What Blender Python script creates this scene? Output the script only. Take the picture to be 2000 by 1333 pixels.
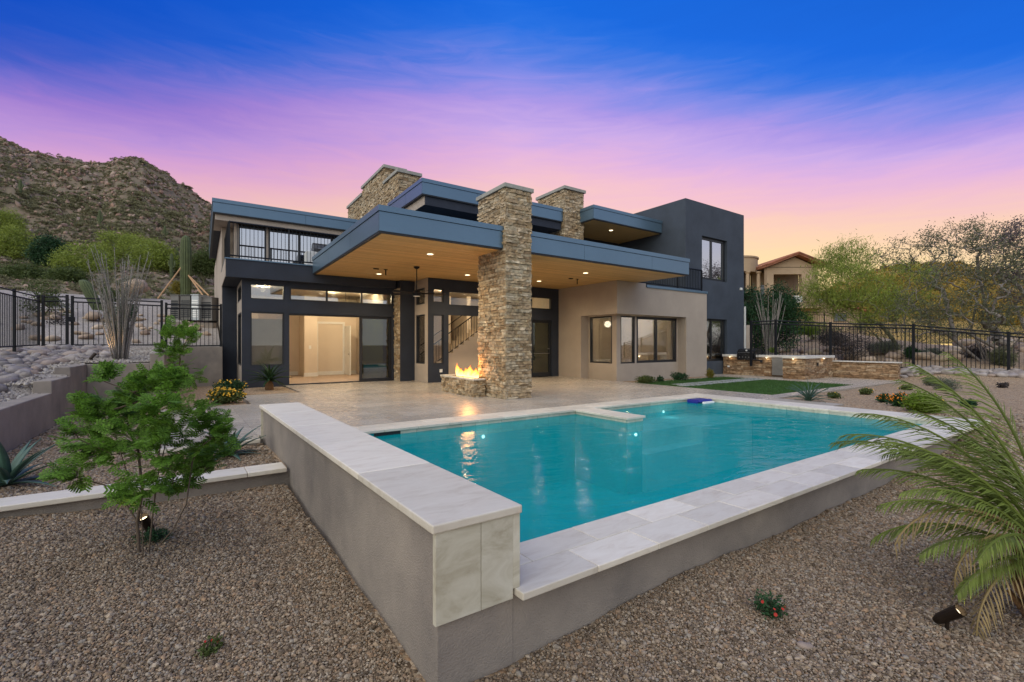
import bpy, bmesh, math, random
import numpy as np
from mathutils import Vector, Matrix, Euler
R = math.radians
for o in list(bpy.data.objects): bpy.data.objects.remove(o)
SC = bpy.context.scene
COL = SC.collection
rng = random.Random(7)
NR = np.random.default_rng(11)

# ------------------------------------------------------------------ camera
cam_d = bpy.data.cameras.new('camera')
cam = bpy.data.objects.new('camera', cam_d)
COL.objects.link(cam)
cam.location = (0, 0, 1.45)
cam.rotation_euler = (R(90), 0, 0)
cam_d.sensor_width = 36.0
cam_d.lens = 915 / 2000 * 36.0
cam_d.shift_y = 6.5 / 2000
cam_d.clip_start = 0.05
cam_d.clip_end = 3000
SC.camera = cam

# ------------------------------------------------------------------ world: dusk sky
def s2l(c):
    return tuple(((x / 255) / 12.92 if x / 255 <= .04045 else ((x / 255 + .055) / 1.055) ** 2.4) for x in c)
def rgb(*c): return s2l(c) + (1.0,)
W = bpy.data.worlds.new('World'); SC.world = W; W.use_nodes = True
wt = W.node_tree; wt.nodes.clear()
def wn(t, **k):
    n = wt.nodes.new(t)
    for a, b in k.items(): setattr(n, a, b)
    return n
def wmath(op, a, b=None, c=None, clamp=False):
    n = wn('ShaderNodeMath', operation=op, use_clamp=clamp)
    for i, x in enumerate((a, b, c)):
        if x is None: continue
        if isinstance(x, (int, float)): n.inputs[i].default_value = x
        else: wt.links.new(x, n.inputs[i])
    return n.outputs[0]
def wramp(fac, stops):
    n = wn('ShaderNodeValToRGB'); el = n.color_ramp.elements
    while len(el) < len(stops): el.new(.5)
    for e, (p, c) in zip(el, stops): e.position = p; e.color = rgb(*c)
    wt.links.new(fac, n.inputs[0]); return n.outputs[0]
tc = wn('ShaderNodeTexCoord')
sx = wn('ShaderNodeSeparateXYZ'); wt.links.new(tc.outputs['Generated'], sx.inputs[0])
dx, dy, dz = sx.outputs
cmb = wn('ShaderNodeCombineXYZ')
wt.links.new(wmath('MULTIPLY', dx, 1.3), cmb.inputs[0]); wt.links.new(wmath('MULTIPLY', dy, 1.3), cmb.inputs[1]); wt.links.new(wmath('MULTIPLY', dz, 9.0), cmb.inputs[2])
nz = wn('ShaderNodeTexNoise'); nz.inputs['Scale'].default_value = 1.6; nz.inputs['Detail'].default_value = 4; nz.inputs['Roughness'].default_value = .5
nz.inputs['Distortion'].default_value = .4
wt.links.new(cmb.outputs[0], nz.inputs['Vector'])
nz2 = wn('ShaderNodeTexNoise'); nz2.inputs['Scale'].default_value = 5.0; nz2.inputs['Detail'].default_value = 7; nz2.inputs['Roughness'].default_value = .6; nz2.inputs['Distortion'].default_value = 1.2
wt.links.new(cmb.outputs[0], nz2.inputs['Vector'])
warp = wmath('ADD', wmath('MULTIPLY', wmath('SUBTRACT', nz.outputs[0], .5), .075), wmath('MULTIPLY', wmath('SUBTRACT', nz2.outputs[0], .5), .055))
# the glow arches: away from its centre the bands sink towards the horizon
arch = wmath('MULTIPLY', dz, wmath('MULTIPLY_ADD', wmath('MULTIPLY', dx, dx), .77, 1.0))
tilt = wmath('MULTIPLY', wmath('MULTIPLY', wmath('MAXIMUM', dx, 0.0), dz), .20)
t_front = wmath('ADD', wmath('ADD', arch, warp), tilt, clamp=True)
front = wramp(t_front, [(0.0, (254, 220, 146)), (.175, (253, 222, 166)), (.235, (251, 212, 178)), (.286, (246, 200, 192)), (.333, (239, 189, 207)), (.378, (224, 178, 222)), (.42, (200, 168, 231)), (.459, (172, 150, 230)), (.497, (128, 138, 230)), (.531, (74, 122, 226)), (.563, (30, 110, 225)), (.60, (2, 102, 222)), (.72, (0, 94, 210)), (1.0, (30, 92, 190))])
lf_ = wmath('MULTIPLY', wmath('MULTIPLY', dx, -1.5, clamp=True), wmath('MULTIPLY_ADD', dz, 5.0, -.95, clamp=True))
lm = wn('ShaderNodeMix', data_type='RGBA', blend_type='MULTIPLY'); wt.links.new(lf_, lm.inputs[0]); wt.links.new(front, lm.inputs[6]); lm.inputs[7].default_value = (.72, .52, .74, 1); front = lm.outputs[2]
back = wramp(wmath('ADD', dz, warp, clamp=True), [(0.0, (226, 224, 222)), (.25, (206, 214, 232)), (.6, (130, 164, 220)), (1.0, (30, 92, 190))])
bl = wn('ShaderNodeMapRange', interpolation_type='SMOOTHSTEP')
wt.links.new(dy, bl.inputs[0]); bl.inputs[1].default_value = -.1; bl.inputs[2].default_value = .6
mx = wn('ShaderNodeMix', data_type='RGBA'); wt.links.new(bl.outputs[0], mx.inputs[0])
wt.links.new(back, mx.inputs[6]); wt.links.new(front, mx.inputs[7])
# Nishita twilight adds its small share to the graded dusk sky
sky = wn('ShaderNodeTexSky', sky_type='NISHITA'); sky.sun_disc = False
sky.sun_elevation = R(2); sky.sun_rotation = R(15); sky.altitude = 600
bg1 = wn('ShaderNodeBackground'); bg1.inputs[1].default_value = 1.0; wt.links.new(mx.outputs[2], bg1.inputs[0])
bg2 = wn('ShaderNodeBackground'); bg2.inputs[1].default_value = 0.012; wt.links.new(sky.outputs[0], bg2.inputs[0])
ad = wn('ShaderNodeAddShader'); wt.links.new(bg1.outputs[0], ad.inputs[0]); wt.links.new(bg2.outputs[0], ad.inputs[1])
wo = wn('ShaderNodeOutputWorld'); wt.links.new(ad.outputs[0], wo.inputs[0])

# ------------------------------------------------------------------ the soft after-sunset key light (very wide: no hard shadows)
sun_d = bpy.data.lights.new('dusk_key', 'SUN'); sun_d.energy = 2.9; sun_d.angle = R(100); sun_d.color = (1.0, .94, .74)
sun = bpy.data.objects.new('dusk_key', sun_d); COL.objects.link(sun)
sun.rotation_euler = Vector((.45, .75, -1.0)).to_track_quat('-Z', 'Y').to_euler()

VS = SC.view_settings
SC.display_settings.display_device = 'sRGB'
VS.view_transform = 'Standard'; VS.look = 'None'; VS.exposure = 0.0; VS.gamma = 1.0; VS.use_curve_mapping = False
SC.render.engine = 'CYCLES'
SC.cycles.max_bounces = 8; SC.cycles.diffuse_bounces = 4; SC.cycles.glossy_bounces = 4; SC.cycles.transparent_max_bounces = 24
SC.cycles.sample_clamp_indirect = 4.0
SC.cycles.caustics_reflective = False; SC.cycles.caustics_refractive = False

# ------------------------------------------------------------------ plan frames (pool axes and house axes) and helpers
CAMZ = 1.45; F = 915.0; HY = 673.0
def atz(px, py, z): t = (z - CAMZ) / ((HY - py) / F); return Vector(((px - 1000) / F * t, t, z))
def atd(px, py, d): return Vector(((px - 1000) / F * d, d, CAMZ + (HY - py) / F * d))
class Frame:
    def __init__(s, o, vx, vy):
        s.o = Vector(o); s.u = Vector((vx - 1000, F)).normalized(); s.v = Vector((vy - 1000, F)).normalized()
        m = np.array([[s.u.x, s.v.x], [s.u.y, s.v.y]]); s.inv = np.linalg.inv(m)
    def __call__(s, u, v, z=0.0):
        p = s.o + s.u * u + s.v * v; return Vector((p.x, p.y, z))
    def uv(s, x, y):
        q = s.inv @ np.array([x - s.o.x, y - s.o.y]); return q
P = Frame((-.41236, 2.49214), 2338, 338)      # pool axes
H = Frame((-.16782, 12.28472), 2300, 395)     # house axes
class WF:
    def __call__(s, x, y, z=0.0): return Vector((x, y, z))
WORLD = WF()

def tag(o, label=None, cat=None, group=None, kind=None):
    if label: o['label'] = label
    if cat: o['category'] = cat
    if group: o['group'] = group
    if kind: o['kind'] = kind
    return o
ORG = {}
def thing(name, label, cat, loc, group=None):
    o = bpy.data.objects.new(name, None); COL.objects.link(o); o.location = loc
    o.empty_display_size = .2
    ORG[o.name] = Vector(loc); return tag(o, label, cat, group)
def put(name, me, mat, parent=None, loc=(0, 0, 0)):
    if mat is not None and not me.materials: me.materials.append(mat)
    o = bpy.data.objects.new(name, me); COL.objects.link(o)
    if parent is not None:
        o.parent = parent; ORG[o.name] = ORG[parent.name]
    else:
        o.location = loc; ORG[o.name] = Vector(loc)
    return o
class MB:
    def __init__(s): s.v = []; s.f = []
    def hexa(s, p):
        b = len(s.v); s.v += [tuple(q) for q in p]
        s.f += [tuple(b + i for i in q) for q in ((3, 2, 1, 0), (4, 5, 6, 7), (0, 1, 5, 4), (1, 2, 6, 5), (2, 3, 7, 6), (3, 0, 4, 7))]; return s
    def box(s, fr, u0, u1, v0, v1, z0, z1):
        return s.hexa([fr(u0, v0, z0), fr(u1, v0, z0), fr(u1, v1, z0), fr(u0, v1, z0), fr(u0, v0, z1), fr(u1, v0, z1), fr(u1, v1, z1), fr(u0, v1, z1)])
    def quad(s, *p):
        b = len(s.v); s.v += [tuple(q) for q in p]; s.f.append(tuple(range(b, b + len(p)))); return s
    def tube(s, path, rad, n=6, cap=True):
        path = [Vector(p) for p in path]; rings = []
        if isinstance(rad, (int, float)): rad = [rad] * len(path)
        up = Vector((0, 0, 1)); 
        for i, p in enumerate(path):
            d = (path[min(i + 1, len(path) - 1)] - path[max(i - 1, 0)])
            d = d.normalized() if d.length > 1e-9 else up
            a = d.cross(Vector((.31, .95, .05)))
            if a.length < .05: a = d.cross(Vector((1, 0, 0)))
            a.normalize(); c = d.cross(a)
            b = len(s.v)
            for k in range(n):
                t = 2 * math.pi * k / n
                s.v.append(tuple(p + (a * math.cos(t) + c * math.sin(t)) * rad[i]))
            rings.append(b)
        for r0, r1 in zip(rings, rings[1:]):
            for k in range(n): s.f.append((r0 + k, r0 + (k + 1) % n, r1 + (k + 1) % n, r1 + k))
        if cap:
            s.f.append(tuple(rings[0] + k for k in reversed(range(n)))); s.f.append(tuple(rings[-1] + k for k in range(n)))
        return s
    def lathe(s, c, prof, n=16, cap=True):
        c = Vector(c); rings = []
        for r, z in prof:
            b = len(s.v)
            for k in range(n): s.v.append((c.x + r * math.cos(2 * math.pi * k / n), c.y + r * math.sin(2 * math.pi * k / n), c.z + z))
            rings.append(b)
        for r0, r1 in zip(rings, rings[1:]):
            for k in range(n): s.f.append((r0 + k, r0 + (k + 1) % n, r1 + (k + 1) % n, r1 + k))
        if cap: s.f.append(tuple(rings[0] + k for k in reversed(range(n)))); s.f.append(tuple(rings[-1] + k for k in range(n)))
        return s
    def mesh(s, name, org=(0, 0, 0), smooth=False):
        me = bpy.data.meshes.new(name); ox, oy, oz = org
        me.from_pydata([(x - ox, y - oy, z - oz) for x, y, z in s.v], [], s.f); me.update()
        if smooth: me.shade_smooth()
        return me
    def build(s, name, mat, parent=None, loc=(0, 0, 0), smooth=False, bevel=0.0):
        org = ORG[parent.name] if parent is not None else loc
        o = put(name, s.mesh(name, org, smooth), mat, parent, loc)
        if bevel:
            m = o.modifiers.new('bevel', 'BEVEL'); m.width = bevel; m.segments = 2; m.limit_method = 'ANGLE'
        return o
def bx(fr, *a): return MB().box(fr, *a)
def npmesh(name, V, Fq, smooth=False):
    me = bpy.data.meshes.new(name); n = len(V); k = Fq.shape[1]
    me.vertices.add(n); me.vertices.foreach_set('co', np.asarray(V, np.float32).ravel())
    me.loops.add(Fq.size); me.loops.foreach_set('vertex_index', np.asarray(Fq, np.int32).ravel())
    me.polygons.add(len(Fq)); me.polygons.foreach_set('loop_start', np.arange(0, Fq.size, k, dtype=np.int32))
    me.polygons.foreach_set('loop_total', np.full(len(Fq), k, np.int32))
    me.update(calc_edges=True); me.validate()
    if smooth: me.shade_smooth()
    return me

# ------------------------------------------------------------------ materials
def mat(name, col, rough=.7, var=.0, scale=4.0, bump=.0, bscale=40.0, metal=0.0, spec=.5, col2=None, detail=6, rnd=0.0, coat=0.0, stretch=None, trans=0.0, vor=False, island=False, emis=None, estr=0.0):
    m = bpy.data.materials.new(name); m.use_nodes = True; nt = m.node_tree; b = nt.nodes['Principled BSDF']
    N = lambda t: nt.nodes.new(t); L = nt.links.new
    b.inputs['Roughness'].default_value = rough; b.inputs['Metallic'].default_value = metal
    b.inputs['Specular IOR Level'].default_value = spec; b.inputs['Coat Weight'].default_value = coat
    b.inputs['Coat Roughness'].default_value = .12
    c = tuple(col) + (1.0,)
    geo = N('ShaderNodeNewGeometry'); tcn = N('ShaderNodeTexCoord')
    pos = geo.outputs['Position']
    if stretch:
        mp = N('ShaderNodeMapping'); mp.inputs['Scale'].default_value = stretch[:3]
        if len(stretch) > 3: mp.vector_type = 'TEXTURE'; mp.inputs['Rotation'].default_value = (0, 0, stretch[3]); mp.inputs['Scale'].default_value = [1 / q for q in stretch[:3]]
        L(pos, mp.inputs[0]); pos = mp.outputs[0]
    out = None
    if var or col2:
        n = N('ShaderNodeTexNoise'); n.inputs['Scale'].default_value = scale; n.inputs['Detail'].default_value = detail; n.inputs['Roughness'].default_value = .62
        L(pos, n.inputs['Vector'])
        mr = N('ShaderNodeMapRange'); mr.inputs[1].default_value = .3; mr.inputs[2].default_value = .7; L(n.outputs[0], mr.inputs[0])
        mi = N('ShaderNodeMix'); mi.data_type = 'RGBA'
        c2 = tuple(col2) + (1.0,) if col2 else tuple(x * (1 - var) for x in col) + (1.0,)
        c1 = c if col2 else tuple(min(1, x * (1 + var)) for x in col) + (1.0,)
        mi.inputs[6].default_value = c1; mi.inputs[7].default_value = c2; L(mr.outputs[0], mi.inputs[0]); out = mi.outputs[2]
    if rnd:
        oi = N('ShaderNodeObjectInfo'); ad = N('ShaderNodeMath'); ad.operation = 'ADD'
        L(oi.outputs['Random'], ad.inputs[0]); L(geo.outputs['Random Per Island'], ad.inputs[1])
        fr_ = N('ShaderNodeMath'); fr_.operation = 'FRACT'; L(ad.outputs[0], fr_.inputs[0])
        hs = N('ShaderNodeHueSaturation'); 
        mr2 = N('ShaderNodeMapRange'); mr2.inputs[3].default_value = 1 - rnd; mr2.inputs[4].default_value = 1 + rnd; L(fr_.outputs[0], mr2.inputs[0])
        L(mr2.outputs[0], hs.inputs['Value'])
        if out: L(out, hs.inputs['Color'])
        else: hs.inputs['Color'].default_value = c
        out = hs.outputs[0]
    if out: L(out, b.inputs['Base Color'])
    else: b.inputs['Base Color'].default_value = c
    if bump:
        n2 = N('ShaderNodeTexVoronoi' if vor else 'ShaderNodeTexNoise'); n2.inputs['Scale'].default_value = bscale
        if not vor: n2.inputs['Detail'].default_value = 4
        L(pos, n2.inputs['Vector'])
        bp = N('ShaderNodeBump'); bp.inputs['Strength'].default_value = bump; bp.inputs['Distance'].default_value = .02
        L(n2.outputs[0], bp.inputs['Height']); L(bp.outputs[0], b.inputs['Normal'])
    if trans:
        b.inputs['Subsurface Weight'].default_value = 0
        tr = N('ShaderNodeBsdfTranslucent'); mxs = N('ShaderNodeMixShader'); mxs.inputs[0].default_value = trans
        if out: L(out, tr.inputs[0])
        else: tr.inputs[0].default_value = c
        L(b.outputs[0], mxs.inputs[1]); L(tr.outputs[0], mxs.inputs[2]); L(mxs.outputs[0], nt.nodes['Material Output'].inputs[0])
    if emis: b.inputs['Emission Color'].default_value = tuple(emis) + (1,); b.inputs['Emission Strength'].default_value = estr
    return m
def ramp_mat(name, cols, rough=.8, bump=.4, bscale=30.0, nscale=8.0, nmix=.35, spec=.4):
    """per-piece colour: random per object + per loose island through a colour ramp, with grain"""
    m = bpy.data.materials.new(name); m.use_nodes = True; nt = m.node_tree; b = nt.nodes['Principled BSDF']
    N = lambda t: nt.nodes.new(t); L = nt.links.new
    geo = N('ShaderNodeNewGeometry'); oi = N('ShaderNodeObjectInfo')
    ad = N('ShaderNodeMath'); ad.operation = 'ADD'; L(oi.outputs['Random'], ad.inputs[0]); L(geo.outputs['Random Per Island'], ad.inputs[1])
    fr_ = N('ShaderNodeMath'); fr_.operation = 'FRACT'; L(ad.outputs[0], fr_.inputs[0])
    rp = N('ShaderNodeValToRGB'); rp.color_ramp.interpolation = 'LINEAR'; el = rp.color_ramp.elements
    while len(el) < len(cols): el.new(.5)
    for i, (e, c) in enumerate(zip(el, cols)): e.position = i / (len(cols) - 1); e.color = tuple(c) + (1,)
    L(fr_.outputs[0], rp.inputs[0])
    n = N('ShaderNodeTexNoise'); n.inputs['Scale'].default_value = nscale; n.inputs['Detail'].default_value = 6; L(geo.outputs['Position'], n.inputs['Vector'])
    mr = N('ShaderNodeMapRange'); mr.inputs[1].default_value = .3; mr.inputs[2].default_value = .7; mr.inputs[3].default_value = 1 - nmix; mr.inputs[4].default_value = 1 + nmix; L(n.outputs[0], mr.inputs[0])
    hs = N('ShaderNodeHueSaturation'); L(rp.outputs[0], hs.inputs['Color']); L(mr.outputs[0], hs.inputs['Value'])
    L(hs.outputs[0], b.inputs['Base Color']); b.inputs['Roughness'].default_value = rough; b.inputs['Specular IOR Level'].default_value = spec
    n2 = N('ShaderNodeTexNoise'); n2.inputs['Scale'].default_value = bscale; n2.inputs['Detail'].default_value = 5; L(geo.outputs['Position'], n2.inputs['Vector'])
    bp = N('ShaderNodeBump'); bp.inputs['Strength'].default_value = bump; bp.inputs['Distance'].default_value = .02
    L(n2.outputs[0], bp.inputs['Height']); L(bp.outputs[0], b.inputs['Normal'])
    return m
def emit_mat(name, col, s):
    m = bpy.data.materials.new(name); m.use_nodes = True; nt = m.node_tree; nt.nodes.clear()
    e = nt.nodes.new('ShaderNodeEmission'); e.inputs[0].default_value = tuple(col) + (1,); e.inputs[1].default_value = s
    o = nt.nodes.new('ShaderNodeOutputMaterial'); nt.links.new(e.outputs[0], o.inputs[0]); return m
def glass_mat(name, tint, refl_lo, refl_hi, rough=.0):
    """flat window glass: tinted see-through plus mirror by viewing angle"""
    m = bpy.data.materials.new(name); m.use_nodes = True; nt = m.node_tree; nt.nodes.clear()
    N = lambda t: nt.nodes.new(t); L = nt.links.new
    t = N('ShaderNodeBsdfTransparent'); t.inputs[0].default_value = tuple(tint) + (1,)
    g = N('ShaderNodeBsdfGlossy'); g.inputs['Roughness'].default_value = rough; g.inputs[0].default_value = (.95, .97, 1, 1)
    lw = N('ShaderNodeFresnel'); lw.inputs[0].default_value = 1.5
    mr = N('ShaderNodeMapRange'); mr.inputs[3].default_value = refl_lo; mr.inputs[4].default_value = refl_hi; L(lw.outputs[0], mr.inputs[0])
    mx_ = N('ShaderNodeMixShader'); L(mr.outputs[0], mx_.inputs[0]); L(t.outputs[0], mx_.inputs[1]); L(g.outputs[0], mx_.inputs[2])
    o = N('ShaderNodeOutputMaterial'); L(mx_.outputs[0], o.inputs[0]); return m

AX = math.atan2(P.u.y, P.u.x)
M = {}
M['stucco_dark'] = mat('dark_stucco', (.019, .025, .040), .75, var=.22, scale=1.4, bump=.25, bscale=120)
M['stucco_char'] = mat('charcoal_stucco', (.046, .058, .078), .8, var=.2, scale=1.1, bump=.3, bscale=110)
M['stucco_tan'] = mat('tan_stucco', (.40, .335, .275), .85, var=.09, scale=.9, bump=.3, bscale=110)
M['stucco_grey'] = mat('grey_stucco', (.315, .268, .224), .88, col2=(.185, .160, .142), scale=1.5, bump=.45, bscale=90)
M['fascia'] = mat('blue_grey_metal_fascia', (.125, .20, .275), .32, var=.05, scale=.7, metal=.5, bump=.03, bscale=3)
M['gap'] = mat('dark_drip_edge', (.012, .014, .018), .6, var=.2, scale=4)
M['frame'] = mat('black_window_frame', (.012, .014, .019), .4, var=.2, scale=3)
M['rail'] = mat('black_iron', (.007, .008, .011), .6, var=.2, scale=3, spec=.25)
M['wood'] = mat('honey_wood_soffit', (.66, .435, .175), .48, rnd=.12, col2=(.55, .335, .12), scale=2.2, stretch=(1.2, 14, 14, -math.atan2(H.u.y, H.u.x)), bump=.06, bscale=14)
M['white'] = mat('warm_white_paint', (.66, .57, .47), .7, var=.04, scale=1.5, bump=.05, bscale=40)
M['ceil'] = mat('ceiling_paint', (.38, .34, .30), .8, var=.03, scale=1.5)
M['floor_in'] = mat('carpet', (.40, .31, .25), .95, var=.1, scale=5, bump=.3, bscale=200)
M['cap'] = mat('grey_cast_cap', (.33, .32, .285), .8, var=.15, scale=5, bump=.3, bscale=50)
M['stone'] = ramp_mat('ledge_stone', [(.23, .155, .085), (.36, .26, .15), (.44, .335, .21), (.30, .21, .12), (.47, .37, .25), (.33, .26, .17), (.53, .44, .31)], .85, .9, 26, 9, .45)
M['stone2'] = ramp_mat('brown_ledge_stone', [(.17, .095, .048), (.27, .165, .09), (.36, .24, .14), (.20, .12, .065), (.42, .31, .20), (.25, .16, .10)], .85, .8, 26, 9, .4)
M['mortar'] = mat('dark_mortar', (.12, .085, .055), .95, var=.3, scale=8, bump=.5, bscale=60)
M['glass'] = glass_mat('window_glass', (.88, .88, .86), .05, .8)
M['glass_dark'] = glass_mat('dark_mirror_glass', (.16, .20, .12), .10, .9)
M['glass_blue'] = glass_mat('sky_reflecting_glass', (.34, .38, .42), .62, .95)
M['glass_pale'] = glass_mat('pale_reflecting_glass', (.70, .72, .70), .28, .9)
M['lamp'] = emit_mat('warm_lamp', (1.0, .80, .50), 4.5)
M['globe'] = emit_mat('warm_globe', (1.0, .83, .58), 4.5)
M['steel'] = mat('brushed_steel', (.42, .42, .42), .3, metal=.9, var=.1, scale=6)
M['blackmetal'] = mat('black_enamel', (.014, .014, .016), .25, coat=.4, var=.2, scale=5)
M['plastic_white'] = mat('white_plastic', (.75, .75, .73), .45, var=.04, scale=6)

def add_light(name, parent, loc, energy, col=(1, .78, .48), kind='POINT', size=.1, spot=None, direction=(0, 0, -1)):
    d = bpy.data.lights.new(name, kind); d.energy = energy; d.color = col
    if kind in ('POINT', 'SPOT'): d.shadow_soft_size = size
    if kind == 'AREA': d.size = size
    if kind == 'SPOT': d.spot_size = R(spot or 110); d.spot_blend = .8
    o = bpy.data.objects.new(name, d); COL.objects.link(o); o.parent = parent
    o.location = Vector(loc) - ORG[parent.name]
    o.rotation_euler = Vector(direction).to_track_quat('-Z', 'Y').to_euler()
    return o
# ================================================================== HOUSE
house = thing('house', 'modern two-storey desert house with blue-grey flat roofs and stone chimneys behind the pool', 'house', H(0, 0, 0))
def walls(fr, axis, p0, p1, a0, a1, z0, z1, holes=()):
    """a wall slab across plane axis ('v': plane at v, spans u; 'u': plane at u, spans v) with rectangular openings"""
    mb = MB(); A = sorted({a0, a1, *[h[0] for h in holes], *[h[1] for h in holes]}); 
    for x0, x1 in zip(A, A[1:]):
        xm = (x0 + x1) / 2; zs = [(h[2], h[3]) for h in holes if h[0] < xm < h[1]]; zs.sort(); z = z0; segs = []
        for b, t in zs:
            if b > z: segs.append((z, b))
            z = max(z, t)
        if z < z1: segs.append((z, z1))
        for b, t in segs:
            if axis == 'v': mb.box(fr, x0, x1, p0, p1, b, t)
            else: mb.box(fr, p0, p1, x0, x1, b, t)
    return mb
def window(parent, axis, p, a0, a1, z0, z1, glass='glass', mull=(), fw=.05, dep=.09, name='window', bottom=None, fr=H, out=-1):
    """frame bars round an opening, a pane behind them"""
    mb = MB(); b = fw if bottom is None else bottom
    def bar(x0, x1, za, zb, d=dep, off=0.0):
        if axis == 'v': mb.box(fr, x0, x1, p + off, p + off + d, za, zb)
        else: mb.box(fr, p + off, p + off + d, x0, x1, za, zb)
    bar(a0, a0 + fw, z0, z1); bar(a1 - fw, a1, z0, z1); bar(a0 + fw, a1 - fw, z1 - fw, z1, dep * .97, .002); bar(a0 + fw, a1 - fw, z0, z0 + b, dep * .97, .002)
    for m_ in mull: bar(m_ - fw / 2, m_ + fw / 2, z0 + b, z1 - fw, dep * .9, .004)
    o = mb.build(name, M['frame'], parent)
    pm = MB(); q = p + dep * .5
    if axis == 'v': pm.box(fr, a0 + fw * .5, a1 - fw * .5, q, q + .012, z0 + b * .5, z1 - fw * .5)
    else: pm.box(fr, q, q + .012, a0 + fw * .5, a1 - fw * .5, z0 + b * .5, z1 - fw * .5)
    pm.build('pane', M[glass], o)
    return o
def part(name, m, *boxes, bevel=0.0, fr=H, parent=None):
    mb = MB()
    for b in boxes: mb.box(fr, *b)
    return mb.build(name, M[m] if isinstance(m, str) else m, parent or house, bevel=bevel)

# ---- stone cladding -------------------------------------------------
def rough_block(seed):
    r = random.Random(seed); bm = bmesh.new(); bmesh.ops.create_cube(bm, size=1.0)
    bmesh.ops.subdivide_edges(bm, edges=[e for e in bm.edges if abs(e.verts[0].co.x - e.verts[1].co.x) > .5], cuts=2)
    for v in bm.verts:
        if v.co.y < 0:
            v.co.y += r.uniform(-.10, .30); v.co.z *= r.uniform(.84, .98); v.co.x *= r.uniform(.96, .995)
    me = bpy.data.meshes.new('stone'); bm.to_mesh(me); bm.free(); return me
STONES = [rough_block(i) for i in range(6)]
for me_ in STONES: me_.materials.append(M['stone'])
STONES2 = [m_.copy() for m_ in STONES]
for me_ in STONES2: me_.materials.clear(); me_.materials.append(M['stone2'])
def courses(w, h, seed, ch=(.05, .10), ln=(.14, .46)):
    r = random.Random(seed); out = []; z = 0
    while z < h - .01:
        c = min(r.uniform(*ch), h - z)
        if h - z - c < ch[0] * .6: c = h - z
        x = 0
        while x < w - .01:
            l = min(r.uniform(*ln), w - x)
            if w - x - l < ln[0] * .6: l = w - x
            out.append((x + l / 2, z + c / 2, l, c, r.uniform(.03, .075))); x += l
        z += c
    return out
def clad(parent, fr, axis, p, a0, a1, z0, z1, out, seed, meshes=STONES, singles=0, **k):
    """ledge stones standing proud of the face; out = +1/-1 side of the plane"""
    st = courses(a1 - a0, z1 - z0, seed, **k); r = random.Random(seed + 1)
    along, nrm = (fr.u, fr.v) if axis == 'v' else (fr.v, fr.u)
    al = Vector((along.x, along.y, 0)); nn = Vector((nrm.x, nrm.y, 0)) * out
    order = sorted(range(len(st)), key=lambda i: -st[i][2] * st[i][3]); single = set(order[:singles])
    V = []; Fc = []
    for i, (x, z, l, c, d) in enumerate(st):
        a = a0 + x; base = fr(a, p, z0 + z) if axis == 'v' else fr(p, a, z0 + z)
        me = meshes[r.randrange(len(meshes))]
        flip = -1 if r.random() < .5 else 1
        mt = Matrix(((al.x * l * flip, -nn.x * d * 2, 0, base.x), (al.y * l * flip, -nn.y * d * 2, 0, base.y), (0, 0, c * .96, base.z), (0, 0, 0, 1)))
        if i in single:
            o = bpy.data.objects.new('stone', me); COL.objects.link(o); o.parent = parent
            mt.translation = base - ORG[parent.name]; o.matrix_local = mt
        else:
            b = len(V); V += [tuple(mt @ v.co) for v in me.vertices]; Fc += [tuple(b + q for q in pl.vertices) for pl in me.polygons]
    if V:
        mb = MB(); mb.v = V; mb.f = Fc
        o = mb.build('stone_cladding', meshes[0].materials[0], parent); tag(o, kind='stuff')

# ---- main stone column through the canopy ---------------------------
col_ = part('stone_column', 'mortar', (.02, .82, .02, 1.42, 0, 5.57))
clad(col_, H, 'v', .03, 0, .84, 0.0, 5.56, -1, 1, singles=130)
clad(col_, H, 'u', .03, 0, 1.44, 0.0, 5.56, -1, 2, singles=165)
clad(col_, H, 'u', .81, 0, 1.44, 0.0, 5.56, 1, 3)
part('column_cap', 'cap', (-.06, .90, -.06, 1.50, 5.57, 5.68), bevel=.012)
# ---- left chimney (three stepped masses) ----------------------------
ch1 = part('left_chimney', 'mortar', (-.17, .68, 7.53, 9.2, 4.3, 8.22), (-.171, .70, 9.2, 12.42, 4.3, 8.92), (-.17, .68, 12.42, 15.1, 4.3, 8.62))
for a, b, z1, s in ((7.5, 9.2, 8.22, 5), (9.2, 12.42, 8.92, 6), (12.42, 15.1, 8.62, 7)):
    clad(ch1, H, 'u', -.165, a, b, 5.0, z1, -1, s, ch=(.06, .13), ln=(.15, .5))
clad(ch1, H, 'v', 7.535, -.2, .70, 5.0, 8.22, -1, 8, ch=(.06, .13)); clad(ch1, H, 'v', 9.205, -.2, .72, 8.25, 8.92, -1, 9, ch=(.06, .13))
for a, b, z in ((7.42, 9.24, 8.22), (9.1, 12.5, 8.92), (12.5, 15.2, 8.62)):
    part('chimney_cap', 'cap', (-.27, .78, a, b, z, z + .13), bevel=.012)
# ---- right chimney ---------------------------------------------------
ch2 = part('right_chimney', 'mortar', (6.28, 7.33, 4.93, 6.8, 4.3, 8.08))
clad(ch2, H, 'u', 6.29, 4.9, 6.8, 4.5, 8.07, -1, 12, ch=(.06, .12)); clad(ch2, H, 'v', 4.94, 6.26, 7.36, 4.5, 8.07, -1, 13, ch=(.06, .12)); clad(ch2, H, 'u', 7.32, 4.9, 6.8, 6.4, 8.07, 1, 14, ch=(.06, .12))
part('chimney_cap', 'cap', (6.18, 7.44, 4.82, 6.9, 8.08, 8.21), bevel=.012)

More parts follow.
